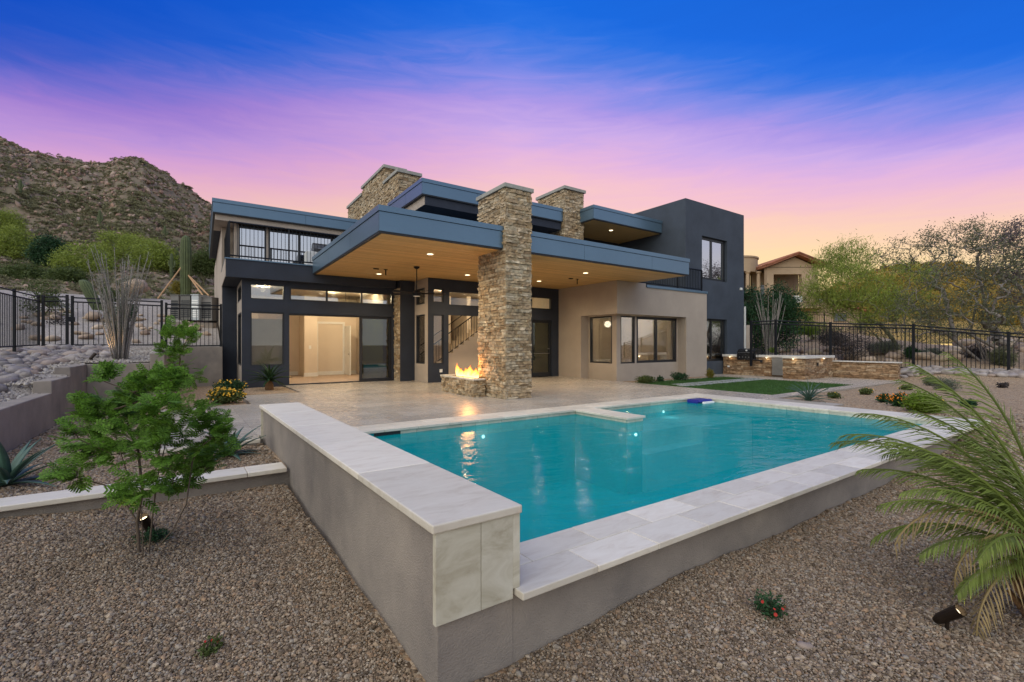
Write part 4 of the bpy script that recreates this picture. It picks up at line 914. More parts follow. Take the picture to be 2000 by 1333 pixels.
part('control_panel', 'blackmetal', (14.60, 14.70, 1.06, 1.94, .72, .99), parent=gr, bevel=.01); part('firebox', 'blackmetal', (14.70, 15.4, 1.06, 1.94, .72, .99), parent=gr)
prof = [(14.62, 1.0), (14.64, 1.12), (14.75, 1.22), (14.95, 1.26), (15.25, 1.24), (15.42, 1.1), (15.42, 1.0)]; mb = MB(); mb.v = [tuple(H(a, 1.07, z)) for a, z in prof] + [tuple(H(a, 1.93, z)) for a, z in prof]; n7 = len(prof)
mb.f = [tuple(range(n7)), tuple(reversed(range(n7, 2 * n7)))] + [(i, (i + 1) % n7, n7 + (i + 1) % n7, n7 + i) for i in range(n7)]; mb.build('hood', M['blackmetal'], gr)
MB().tube([H(14.6, 1.15, 1.06), H(14.6, 1.85, 1.06)], .014, 6).build('hood_handle', M['steel'], gr); bx(H, 14.655, 14.67, 1.46, 1.54, 1.13, 1.2).build('badge', M['plastic_white'], gr)
for k in range(5): 
    c = H(14.585, 1.2 + .15 * k, .85); MB().tube([c, c + Vector((H.u.x, H.u.y, 0)) * .03], .026, 8).build('knob', M['steel'], gr)
for u, v, z, l in ((14.64, 2.32, .85, 'small warm light under the counter left of the grill'), (14.64, .55, .85, 'small warm light under the counter between grill and steel door'), (13.85, -.95, .85, 'small warm light under the protruding counter'), (15.6, -1.42, .85, 'small warm light under the counter end facing the pool')):
    t = thing('counter_light', l, 'lamp', H(u, v, z), 'lights under the kitchen counter'); MB().lathe(H(u, v, z), [(.03, -.02), (.035, .0)], 10).build('lens', M['lamp'], t); add_light('counter_glow', t, H(u - .04, v - .04, z - .06), .8, size=.04)
sw = thing('stone_seat_wall', 'low brown stone wall with pale cap beyond the outdoor kitchen', 'wall', H(16.75, -2.5, 0)); wb = part('base', 'mortar', (16.64, 16.88, -3.66, -1.345, -.1, .69), parent=sw)
clad(wb, H, 'u', 16.65, -3.7, -1.36, -.03, .69, -1, 45, meshes=STONES2, singles=110, ch=(.06, .10), ln=(.25, .6)); clad(wb, H, 'v', -3.65, 16.62, 16.9, -.03, .69, -1, 46, meshes=STONES2, singles=12, ch=(.06, .10), ln=(.2, .3))
part('cap', 'counter', (16.56, 16.95, -3.76, -1.352, .69, .735), parent=sw, bevel=.008)

# ================================================================== FENCES
def fence(name, label, posts, heights, sp, group='black metal fences', thick=1.0, double=.13):
    """posts: ground points; a run of posts, two top rails, a bottom rail and pickets (each its own part)"""
    t = thing(name, label, 'fence', posts[0], group); pm = None
    for p, h in zip(posts, heights):
        MB().tube([p - Vector((0, 0, .25)), p + Vector((0, 0, h + .06))], .045 * thick, 4).build('post', M['rail'], t)
    for (a, b), (ha, hb) in zip(zip(posts, posts[1:]), zip(heights, heights[1:])):
        for za, zb in ((ha, hb), (ha - double, hb - double), (.07, .07)): MB().tube([a + Vector((0, 0, za)), b + Vector((0, 0, zb))], .022 * thick, 4).build('rail', M['rail'], t)
        n = max(2, int((b - a).length / sp))
        for i in range(1, n):
            f = i / n; p = a.lerp(b, f); h = ha + (hb - ha) * f
            if pm is None: pm = MB().tube([(0, 0, .06), (0, 0, 1.0)], .011 * thick, 4).mesh('picket'); pm.materials.append(M['rail'])
            o = bpy.data.objects.new('picket', pm); COL.objects.link(o); o.parent = t; o.location = p - ORG[t.name]; o.scale = (1, 1, h - double)
    return t
def hp(u, v): return H(u, v, tz(u, v))
FZ = 1.36
fence('metal_fence', 'black metal fence running off the left edge beside the gravel swale', [H(-10.75, 9.6, FZ), H(-10.7, 7.2, 1.33), H(-10.6, 4.6, 1.30), H(-10.55, 2.2, 1.18)], [1.52, 1.5, 1.48, 1.48], .14, thick=.85)
fence('metal_fence', 'short black fence panel between the two thick posts left of the gate', [H(-10.65, 9.6, FZ), H(-10.12, 9.6, FZ)], [1.52, 1.56], .12)
gt = fence('fence_gate', 'wide black metal gate behind the ocotillo', [H(-10.0, 9.6, FZ), H(-7.78, 9.6, FZ)], [1.54, 1.52], .12)
bx(H, -10.1, -9.95, 9.52, 9.68, 2.15, 2.3).build('latch_box', M['rail'], gt)
fence('metal_fence', 'black fence panel on the stucco wall beside the house', [H(-7.66, 9.65, FZ - .05), H(-6.08, 9.65, FZ - .02)], [1.5, 1.5], .115)
rp_ = [(1467, 705, 21.6, 629), (1515, 712, 21.3, 627), (1622, 717, 20.8, 632), (1784, 722, 20.0, 636), (1970, 741, 18.9, 651), (2190, 765, 17.4, 668)]
fp = [atd(px, py, d) for px, py, d, _ in rp_]; fh = [(py - top) / F * d for px, py, d, top in rp_]
fence('metal_fence', 'long black metal fence across the desert slope at right', fp, fh, .145, thick=1.3)
# ================================================================== PLANT TOOLS
def unit(a): return a / (np.linalg.norm(a, axis=-1, keepdims=True) + 1e-9)
def leaf_quads(c, ln, wd, seed, droop=0.0, upbias=.3):
    """diamond leaves at points c"""
    g = np.random.default_rng(seed); n = len(c); d = g.normal(size=(n, 3)); d[:, 2] = d[:, 2] * .7 + upbias - droop; d = unit(d)
    s = unit(np.cross(d, g.normal(size=(n, 3)))); l = (ln * (.6 + .8 * g.random(n)))[:, None]; w = (wd * (.6 + .8 * g.random(n)))[:, None]
    V = np.stack([c, c + d * l * .5 + s * w, c + d * l, c + d * l * .5 - s * w], 1).reshape(-1, 3)
    return V, np.arange(n * 4).reshape(-1, 4)
def np_obj(name, V, Fq, m, parent=None, loc=(0, 0, 0), smooth=False):
    org = np.array(ORG[parent.name] if parent is not None else loc)
    return put(name, npmesh(name, V - org, Fq, smooth), m, parent, loc)
def branches(base, stems, targets, rmin, rmax, name, m, parent, seed=0, sides=5, sag=.12):
    """connect every target to the nearest branch node; radii grow with the number of twigs carried"""
    g = np.random.default_rng(seed); nodes = []; par = []
    for stx in stems:
        prev = -1
        for p in stx: nodes.append(np.array(p, float)); par.append(prev); prev = len(nodes) - 1
    b0 = np.array(base)
    for t in sorted(targets, key=lambda t: np.linalg.norm(t - b0)):
        A = np.array(nodes); dd = np.linalg.norm(A - t, axis=1) + .6 * np.maximum(0, A[:, 2] - t[2]); k = int(np.argmin(dd)); a = A[k]; prev = k
        L = np.linalg.norm(t - a); ns = max(1, min(4, int(L / (sag * 2) + 1)))
        for i in range(1, ns + 1):
            f = i / ns; p = a + (t - a) * f + g.normal(size=3) * L * .045 * (1 if i < ns else 0); p[2] += math.sin(math.pi * f) * L * .06; nodes.append(p); par.append(prev); prev = len(nodes) - 1
    cnt = np.ones(len(nodes))
    for i in range(len(nodes) - 1, -1, -1):
        if par[i] >= 0: cnt[par[i]] += cnt[i]
    mxc = cnt.max(); rad = rmin + (rmax - rmin) * (cnt / mxc) ** .72; mb = MB()
    for i, p in enumerate(par):
        if p >= 0: mb.tube([Vector(nodes[p]), Vector(nodes[i])], [min(rad[p], rad[i] * 1.35), rad[i]], sides, cap=False)
    o = mb.build(name, m, parent, smooth=True); return o, np.array(nodes)
def ellipsoid_pts(c, r, n, seed, hollow=.45):
    g = np.random.default_rng(seed); d = unit(g.normal(size=(n, 3))); k = (hollow + (1 - hollow) * g.random(n) ** .6)[:, None]; return np.array(c) + d * np.array(r) * k
def tree(name, label, base, lobes, m_leaf, m_bark, seed, ntwig=120, nleaf=60, leaf=(.05, .014), rtrunk=.10, spread=.16, group=None, cat='tree', nst=3, loose=.0, rmin=.006, up=.1):
    """lobes: (center xyz, radii xyz, weight)"""
    base = Vector(base); t = thing(name, label, cat, base, group); g = np.random.default_rng(seed); w = np.array([l[2] for l in lobes], float); w /= w.sum(); T = []
    for (c, r, _), wi in zip(lobes, w): T += list(ellipsoid_pts(c, r, max(3, int(ntwig * wi)), int(g.integers(1e6))))
    T = [x for x in T if x[2] > base.z + .12]
    stems = []
    for k in range(nst):
        c = np.array(lobes[k % len(lobes)][0]); b = np.array(base) + np.array([g.normal() * .06, g.normal() * .06, -.05]); mid = b + (c - b) * .45 + g.normal(size=3) * .12 * np.linalg.norm(c - b); stems.append([b, b + (mid - b) * .4 + g.normal(size=3) * .03, mid, b + (c - b) * .72])
    branches(base, stems, T, rmin, rtrunk, 'trunk', m_bark, t, seed)
    T = np.array(T); ctr = np.repeat(T, nleaf, axis=0); ctr = ctr + g.normal(size=ctr.shape) * spread * np.array([1, 1, .8]); V, Fq = leaf_quads(ctr, leaf[0], leaf[1], seed + 5, upbias=up)
    np_obj('crown', V, Fq, m_leaf, t); return t
def shrub(name, label, base, r, h, m_leaf, seed, n=900, leaf=(.05, .016), group=None, flowers=None, cat='shrub', m_stem=None, nf=40):
    n = int(n * 1.5)
    base = Vector(base); t = thing(name, label, cat, base, group); g = np.random.default_rng(seed)
    nb = 7; th = g.random(nb) * 6.28; bc = np.stack([np.cos(th) * r * .5 * g.random(nb), np.sin(th) * r * .5 * g.random(nb), h * (.22 + .36 * g.random(nb))], 1); k = g.integers(0, nb, n)
    d = unit(g.normal(size=(n, 3))); P_ = bc[k] + d * np.array([r * .62, r * .62, h * .42]) * (.45 + .55 * g.random(n))[:, None]; P_[:, 2] = np.clip(P_[:, 2], .02, None)
    V, Fq = leaf_quads(P_ + np.array(base), leaf[0], leaf[1], seed + 1, upbias=.5); np_obj('foliage', V, Fq, m_leaf, t)
    mb = MB()
    for i in range(9): q = P_[g.integers(0, n)]; mb.tube([base + Vector((0, 0, -.02)), base + Vector(q * .55) + Vector((0, 0, .04)), base + Vector(q)], [.012 * r + .003, .006, .003], 4)
    mb.build('stem', m_stem or M['bark'], t)
    if flowers is not None:
        dd = unit(g.normal(size=(nf, 3))); dd[:, 2] = np.abs(dd[:, 2]); F_ = bc[g.integers(0, nb, nf)] + dd * np.array([r * .66, r * .66, h * .46]); V = []; Fx = []
        for q in F_:
            q = np.array(base) + q; nrm = unit(dd[0] * 0 + np.array([g.normal() * .5, -.7 + g.normal() * .4, .8])); s1 = unit(np.cross(nrm, [0.3, .2, .9])); s2 = np.cross(nrm, s1); rr = leaf[0] * (.26 + .2 * g.random()); b = len(V); V += [q + (s1 * math.cos(a) + s2 * math.sin(a)) * rr + nrm * (.3 * rr if i % 2 else 0) for i, a in enumerate(np.arange(6) * math.pi / 3)]; Fx.append(list(range(b, b + 6)))
        np_obj('blossoms', np.array(V), np.array(Fx), flowers, t)
    return t
M['bark'] = mat('brown_bark', (.10, .072, .05), .9, var=.3, scale=14, bump=.6, bscale=50)
M['bark_grey'] = mat('grey_bark', (.19, .165, .15), .9, var=.3, scale=10, bump=.6, bscale=40)
M['bark_green'] = mat('green_grey_bark', (.16, .15, .075), .8, var=.25, scale=8, bump=.4, bscale=40)
def leafm(name, c, r=.35, tr=.35): return mat(name, c, .6, rnd=r, trans=tr, spec=.3)
M['leaf_fresh'] = leafm('fresh_green_leaflets', (.135, .265, .034), .55, .5)
M['leaf_palo'] = leafm('palo_verde_leaflets', (.235, .29, .05)); M['leaf_gold'] = leafm('golden_green_leaflets', (.20, .165, .022)); M['leaf_mesq'] = leafm('grey_green_leaflets', (.115, .125, .065)); M['leaf_dark'] = leafm('dark_green_leaves', (.022, .065, .022), .4, .2)
M['leaf_purple'] = leafm('dry_purple_brown_twigs', (.055, .045, .045), .4, .2); M['leaf_olive'] = leafm('olive_leaves', (.085, .115, .032)); M['leaf_lime'] = leafm('lime_green_leaves', (.14, .22, .02)); M['leaf_sage'] = leafm('sage_leaves', (.155, .175, .125)); M['leaf_mauve'] = leafm('dusty_mauve_leaflets', (.12, .095, .10))
M['yellow'] = leafm('yellow_blossoms', (.75, .42, .03), .25, .2); M['orange'] = leafm('orange_blossoms', (.75, .24, .02), .3, .2); M['red'] = leafm('red_blossoms', (.5, .03, .02), .2, .2)
M['agave'] = mat('blue_green_agave', (.045, .095, .070), .5, var=.2, scale=5, rnd=.15); M['sago'] = leafm('sago_fronds', (.018, .05, .015), .3, .15)
M['cactus'] = mat('saguaro_skin', (.075, .095, .035), .75, var=.25, scale=4, bump=.5, bscale=60)
M['cane'] = mat('ocotillo_cane', (.24, .215, .195), .85, var=.35, scale=30, bump=.7, bscale=80)

# ---- feathery tree in the foreground --------------------------------
def frond_template(np_=8, nl=6, w=.072):
    """bipinnate leaf along +x, unit length"""
    Q = []
    for i in range(np_):
        t = .12 + .88 * i / np_; L = .36 * (1 - .55 * abs(t - .45)); 
        for s in (-1, 1):
            dirp = np.array([.5, s * .86, -.10]); o = np.array([t, 0, .10 * math.sin(t * 2.6)])
            for k in range(nl):
                q = o + dirp * L * (k + .6) / nl
                for s2 in (-1, 1):
                    dl = np.array([s * .86 * s2 * 1.0 * .9 + .25, -.5 * s2 + .3 * s, -.05]); dl /= np.linalg.norm(dl); sd = dirp
                    Q.append([q, q + dl * w * .65 + sd * w * .46, q + dl * w * 1.35, q + dl * w * .65 - sd * w * .46])
    return np.array(Q)
FT = frond_template(5, 4, .125); FT_S = frond_template(5, 3, .14)
def fronds(pts, L, seed, tmpl, ctr, droop=.25):
    g = np.random.default_rng(seed); out = []
    for p in pts:
        d = (p - ctr); d = d / (np.linalg.norm(d) + 1e-6) * .8 + g.normal(size=3) * .6; d[2] = d[2] * .7 - droop + .38; d /= np.linalg.norm(d)
        up = np.array([0, 0, 1.0]) + g.normal(size=3) * .35; s = np.cross(up, d); s /= np.linalg.norm(s); u = np.cross(d, s); l = L * (.65 + .6 * g.random())
        out.append(p + (tmpl[..., 0:1] * d + tmpl[..., 1:2] * s + tmpl[..., 2:3] * u) * l)
    A = np.concatenate(out).reshape(-1, 3); return A, np.arange(len(A)).reshape(-1, 4)
tb = atz(290, 1080, gz(*atz(290, 1080, -.36)[:2]))
tb.z = gz(tb.x, tb.y); ft = thing('feathery_tree', 'small multi-stem tree with bright green feathery leaves in the front left gravel', 'tree', tb)
D0 = tb.y; cl = [(185, 800, 40, .9), (300, 748, 38, .9), (330, 752, 30, .5), (208, 738, 16, .3), (150, 850, 20, .25), (240, 805, 58, 1.6), (320, 810, 55, 1.6), (395, 828, 48, 1.3), (175, 885, 40, .9), (140, 925, 24, .5), (245, 865, 55, 1.6), (325, 880, 55, 1.7), (400, 890, 46, 1.3), (425, 850, 28, .6), (285, 945, 40, .7), (350, 935, 40, .8), (245, 970, 20, .25), (270, 770, 30, .6)]
g = np.random.default_rng(21); FP = []; TW = []
for px, py, r_, w_ in cl:
    dep = D0 + g.normal() * .16; c = np.array(atd(px, py, dep)); rr = r_ * .88 * D0 / F; n = int(56 * w_) + 7; d = unit(g.normal(size=(n, 3))); FP += list(c + d * rr * np.array([1, 1.15, .85]) * (.35 + .65 * g.random(n))[:, None]); TW += list(c + unit(g.normal(size=(5, 3))) * rr * .6)
FP = np.array(FP); ctr = np.array(atd(300, 880, D0))
V, Fq = fronds(FP, .115, 3, FT, ctr); np_obj('crown', V, Fq, M['leaf_fresh'], ft)
sp = lambda *q: [np.array(atd(px, py, D0 + dd)) for px, py, dd in q]
stems = [sp((272, 1085, 0), (268, 1020, .02), (278, 960, .03), (270, 880, .05)), sp((290, 1085, .03), (298, 1010, .0), (306, 940, -.05), (325, 860, -.1)), sp((300, 1078, -.03), (338, 1035, -.05), (364, 985, -.03), (376, 900, 0.05)), sp((280, 1084, -.05), (276, 1000, -.1), (250, 930, -.1), (225, 850, -.15))]
branches(tb, stems, TW, .0025, .0125, 'trunk', M['bark'], ft, 4, sides=6)
# ---- slender feathery tree by the planter wall ----------------------
b2 = atz(347, 800, -.085); s2 = thing('slender_tree', 'slender feathery green sapling before the grey planter wall', 'tree', b2); D1 = 11.0; FP = []; TW = []
b2 = atd(345, 797, D1); b2.z = -.085; s2.location = b2; ORG[s2.name] = b2.copy()
for px, py, r_, w_ in ((350, 650, 22, 1.3), (325, 655, 10, .4), (372, 660, 14, .6), (345, 690, 18, .9), (320, 683, 10, .4), (352, 725, 24, 1.0), (378, 738, 14, .4), (335, 722, 12, .4)):
    c = np.array(atd(px, py, D1 + g.normal() * .12)); rr = r_ * D1 / F; n = int(34 * w_) + 6; FP += list(c + unit(g.normal(size=(n, 3))) * rr * (.3 + .7 * g.random(n))[:, None]); TW += list(c + unit(g.normal(size=(4, 3))) * rr * .5)
V, Fq = fronds(np.array(FP), .19, 5, FT_S, np.array(atd(348, 690, D1)), .15); np_obj('crown', V, Fq, M['leaf_fresh'], s2)
branches(b2, [[np.array(b2), np.array(atd(346, 760, D1)), np.array(atd(352, 700, D1)), np.array(atd(350, 660, D1))]], TW, .004, .02, 'trunk', M['bark'], s2, 6)

# ---- young date palm at right ---------------------------------------
pb = Vector((3.58, 3.12, 0)); pb.z = gz(3.58, 3.12); pm = thing('date_palm', 'young date palm with arching feather fronds at the right edge', 'palm', pb)
M['palm'] = leafm('palm_leaflets', (.15, .195, .038), .4, .4); M['palm_dry'] = leafm('dry_palm_leaflets', (.30, .22, .10), .3, .3); M['palm_trunk'] = mat('fibrous_palm_trunk', (.16, .085, .035), .95, var=.4, scale=20, bump=1.0, bscale=40)
tk = MB(); rr_ = random.Random(3); pr = [(.11, -.05), (.14, .05), (.12, .12), (.155, .2), (.13, .28), (.16, .36), (.10, .5)]; tk.lathe(pb, pr, 12)
for k in range(34):
    a = k * 2.4; z = .05 + .4 * k / 34; d = Vector((math.cos(a), math.sin(a), 0)); p = pb + d * .12 + Vector((0, 0, z)); tk.tube([p, p + d * .07 + Vector((0, 0, .10))], [.03, .012], 4)
tk.build('trunk', M['palm_trunk'], pm)
crown = pb + Vector((0, 0, .42))
def palm_frond(az, el, L, bend, m, seed, nl=40, gap=.22, width=.0056, leafL=.25):
    r = random.Random(seed); d = Vector((math.cos(az), math.sin(az), 0)); pts = []; p = crown.copy(); e = el; n = 16
    for i in range(n + 1):
        pts.append(p.copy()); p = p + (d * math.cos(e) + Vector((0, 0, math.sin(e)))) * (L / n); e -= bend / n * (1 + 1.2 * i / n)
    mb = MB().tube(pts, [.014 * (1 - .85 * i / n) + .002 for i in range(n + 1)], 5); side = Vector((-d.y, d.x, 0))
    for k in range(nl):
        t = gap + (1 - gap) * k / (nl - 1); f = t * n; i = min(n - 1, int(f)); q = pts[i].lerp(pts[i + 1], f - i); tan = (pts[i + 1] - pts[i]).normalized(); upv = tan.cross(side).normalized() * -1
        ll = leafL * L * (.35 + .75 * math.sin(math.pi * min(1, .18 + .80 * t))) * (1 - .35 * t) * r.uniform(.8, 1.1)
        for s in (-1, 1):
            dirl = (tan * (.75 + .6 * t) + side * s * (.95 - .3 * t) + upv * (.38 + r.uniform(-.16, .16))).normalized(); w = tan.cross(dirl).normalized(); wv = (dirl.cross(w)).normalized() * width
            m1 = q + dirl * ll * .5; tip = q + dirl * ll + Vector((0, 0, -.05 * ll / .3 - r.uniform(0, .03))); b = len(mb.v); mb.v += [tuple(q - wv * .4), tuple(q + wv * .4), tuple(m1 + wv), tuple(tip), tuple(m1 - wv)]; mb.f += [(b, b + 1, b + 2, b + 4), (b + 4, b + 2, b + 3)]
    mb.build('frond', m, pm)
PF_ = [(176, 56, 1.25, .85), (168, 46, 1.25, .8), (184, 32, 1.1, .75), (160, 66, 1.4, .75), (192, 18, .95, .75), (200, 46, 1.0, 1.0), (150, 54, 1.35, .8), (126, 62, 1.45, .9), (98, 56, 1.4, 1.0), (164, 78, 1.45, .7), (110, 78, 1.5, .7), (140, 82, 1.5, .55), (120, 70, 1.5, .9), (135, 60, 1.45, .9), (90, 84, 1.6, .6), (70, 62, 1.4, 1.0), (40, 50, 1.3, 1.1), (10, 58, 1.3, 1.1), (330, 52, 1.2, 1.1), (240, 52, 1.0, 1.2), (150, 30, 1.15, .9)]
for k, (a, e, L, b) in enumerate(PF_): palm_frond(R(a), R(e), L * (.88 if 145 < a < 206 else 1), b, M['palm'], k)
for k, (a, e, L, b) in enumerate(((170, 56, 1.15, 1.5), (185, 48, .95, 1.7), (195, 15, .95, 1.3))): palm_frond(R(a), R(e), L, b, M['palm_dry'], 50 + k, nl=22, width=.005)

# ---- rosettes: agaves, sago, yucca ----------------------------------
def blade(base, az, el, L, w, curl, m, parent, name='leaf', fold=.35, n=7, thick=.012):
    d = Vector((math.cos(az), math.sin(az), 0)); s = Vector((-d.y, d.x, 0)); p = Vector(base); e = el; mb = MB()
    for i in range(n + 1):
        t = i / n; ww = w * (.75 + .6 * math.sin(math.pi * min(1, t * .9 + .05))) * (1 - t ** 2.2) + .0015; nrm = (Vector((0, 0, math.cos(e))) - d * math.sin(e)); b = len(mb.v)
        mb.v += [tuple(p - s * ww + nrm * ww * fold), tuple(p - nrm * thick * (1 - t * .8)), tuple(p + s * ww + nrm * ww * fold), tuple(p + nrm * thick * .5)]
        if i: 
            for k in range(4): mb.f.append((b - 4 + k, b - 4 + (k + 1) % 4, b + (k + 1) % 4, b + k))
        p = p + (d * math.cos(e) + Vector((0, 0, math.sin(e)))) * (L / n); e -= curl / n
    return mb.build(name, m, parent, smooth=True)
def rosette(name, label, base, n, L, w, curl, m, seed, cat='agave', el=(15, 80), group=None, fold=.35, part_name='leaf'):
    t = thing(name, label, cat, base, group); r = random.Random(seed)
    for k in range(n):
        f = k / n; blade(Vector(base) + Vector((0, 0, .02)), k * 2.39996 + r.uniform(-.2, .2), R(el[0] + (el[1] - el[0]) * f + r.uniform(-8, 8)), L * r.uniform(.75, 1.1), w, curl * r.uniform(.6, 1.3), m, t, part_name, fold)
    return t
def gpt(px, py, z=0): p = atz(px, py, z); return Vector((p.x, p.y, gz(p.x, p.y)))
rosette('agave', 'dark blue-green agave at the left edge in the gravel bed', gpt(15, 950, -.085), 20, .62, .034, .55, M['agave'], 1, el=(5, 75))
rosette('agave', 'dark agave behind the feathery tree beside the low garden wall', atz(448, 893, -.085), 20, .52, .032, .7, M['agave'], 2, el=(5, 75))
rosette('red_yucca', 'spiky green yucca in the gravel between lawn and pool', gpt(1580, 786, -.05), 46, .62, .011, .9, M['agave'], 3, cat='yucca', el=(25, 85))
sg = rosette('sago_palm', 'dark green sago palm in front of the dark wall by the sliding door', atz(526, 762, -.03) + Vector((0, 0, .28)), 40, .75, .035, .8, M['sago'], 4, cat='sago palm', el=(0, 80), part_name='frond')
MB().lathe(Vector(sg.location) + Vector((0, 0, -.32)), [(.11, 0), (.13, .1), (.12, .22), (.07, .34)], 12).build('trunk', M['palm_trunk'], sg)

# ---- flowering and small shrubs -------------------------------------
def sh(name, label, px, py, z, rpx, hpx, m, seed, n=700, leaf=(.05, .017), fl=None, cat='shrub', nf=40, base=None, group=None):
    p = base or gpt(px, py, z); k = p.y / F; return shrub(name, label, p, rpx * k, hpx * k, M[m], seed, n, leaf, group, M[fl] if fl else None, cat, nf=nf)
sh('lantana', 'yellow-flowering lantana by the dark corner wall, rear mound', 446, 774, -.03, 34, 32, 'leaf_dark', 60, 1600, (.06, .02), 'yellow', nf=70, base=atz(446, 774, -.03)); sh('lantana', 'yellow-flowering lantana at the walkway edge, front mound', 442, 788, -.03, 36, 30, 'leaf_olive', 61, 1600, (.06, .02), 'yellow', nf=170, base=atz(442, 788, -.03))
sh('low_shrub', 'low green shrub at the left end of the lawn by the tan wall', 1262, 748, -.02, 26, 17, 'leaf_olive', 62, 900, base=atz(1262, 748, -.01)); sh('low_shrub', 'tiny round green shrub at the middle of the tan wall', 1290, 746, -.02, 10, 12, 'leaf_dark', 63, 300, base=atz(1290, 746, -.01)); sh('low_shrub', 'leafy green shrub before the wide window of the tan wing', 1325, 743, -.02, 22, 17, 'leaf_dark', 64, 900, base=atz(1325, 743, -.01)); sh('low_shrub', 'yellowish shrub at the corner of tan wing and tower', 1388, 739, -.02, 11, 20, 'leaf_gold', 65, 500, base=atz(1388, 739, -.01))
sh('lantana', 'small green mound with few flowers right of the yucca', 1628, 778, -.05, 15, 12, 'leaf_olive', 66, 500, fl='yellow', nf=8); sh('lantana', 'small green mound in the gravel nearest the patio corner', 1696, 770, -.03, 16, 14, 'leaf_olive', 67, 500, fl='yellow', nf=10); sh('lantana', 'small green mound highest up the gravel slope', 1768, 759, 0, 13, 12, 'leaf_olive', 68, 450, fl='yellow', nf=10)
sh('lantana', 'little orange-flowering lantana left of the big flowering one', 1726, 786, -.05, 14, 18, 'leaf_dark', 69, 500, fl='orange', nf=45); sh('lantana', 'orange and yellow flowering lantana beside the bright green bush', 1758, 795, -.05, 24, 30, 'leaf_dark', 70, 1100, fl='orange', nf=110); sh('yellow_bells', 'bright green rounded bush at the right pool edge', 1808, 806, -.05, 42, 42, 'leaf_lime', 71, 3200, (.07, .012), 'yellow', nf=14)
sh('sage_bush', 'grey-green sage bush on the slope, left one', 1818, 752, 0, 17, 20, 'leaf_sage', 72, 1500, (.05, .008)); sh('sage_bush', 'grey-green sage bush on the slope, right larger one', 1848, 760, 0, 24, 28, 'leaf_sage', 73, 2200, (.05, .008)); sh('low_shrub', 'brown dry tuft in the gravel near the fence', 1958, 755, 0, 10, 12, 'leaf_purple', 74, 250); sh('low_shrub', 'dark green tuft behind the palm fronds', 1890, 796, -.05, 16, 16, 'leaf_dark', 75, 400)
sh('sprig', 'small green sprig with red blossoms in the front right gravel', 1503, 1205, -.4, 40, 46, 'leaf_dark', 76, 330, (.03, .006), 'red', nf=6); sh('sprig', 'tiny green seedling with red blossom at the bottom left', 412, 1290, -.45, 30, 26, 'leaf_olive', 77, 160, (.025, .007), 'red', nf=3); sh('sprig', 'dark green tuft at the foot of the feathery tree', 305, 1082, -.4, 40, 26, 'leaf_dark', 78, 420, (.03, .005))
sh('lantana', 'bright little green shrub behind the barbecue grill', 1508, 700, 0, 12, 12, 'leaf_lime', 79, 300, base=atd(1508, 690, 21.6))

# ---- ocotillos ------------------------------------------------------
def ocotillo(label, base, h, n, seed, tilt=.24, m='cane', leafy=0, rad=.013):
    t = thing('ocotillo', label, 'ocotillo', base, 'ocotillos'); r = random.Random(seed); LP = []
    for k in range(n):
        a = r.uniform(0, 6.283); q = tilt * math.sqrt(r.random()); b = Vector(base) + Vector((math.cos(a) * .16 * r.random(), math.sin(a) * .16 * r.random(), -.03)); pts = []; L = h * r.uniform(.55, 1.0); bow = r.uniform(-.10, .10); n_ = 8
        for i in range(n_ + 1):
            f = i / n_; pts.append(b + Vector((math.cos(a) * (q * L * f ** 1.25 + bow * math.sin(3.1 * f)), math.sin(a) * (q * L * f ** 1.25 + bow * math.sin(3.1 * f)), L * f * (1 - .06 * q)))); 
            if leafy and i > 2: LP += [np.array(pts[-1]) + np.array([r.gauss(0, .03), r.gauss(0, .03), r.gauss(0, .12)]) for _ in range(leafy)]
        MB().tube(pts, [rad * (1.25 - .9 * i / n_) for i in range(n_ + 1)], 5).build('cane', M[m], t, smooth=True)
    if LP: V, Fq = leaf_quads(np.array(LP), .03, .008, seed); np_obj('leaves', V, Fq, M['leaf_sage'], t)
    return t
hu, hv = -8.2, 6.3; ob = H(hu, hv, tz(hu, hv))
ob = atd(236, 706, 12.2); ob.z = float(TZ(*[np.array(q) for q in H.uv(ob.x, ob.y)]))
ocotillo('grey spiny ocotillo uplit at its base in the left planter', ob, 2.95, 64, 5, .22, leafy=16, rad=.014)
ob2 = atd(1502, 706, 22.2); ocotillo('tall pale ocotillo behind the fence beside the tower', ob2, 3.6, 26, 6, .24, 'cane', 4, .02)
M['fallgreen'] = M['leaf_olive']

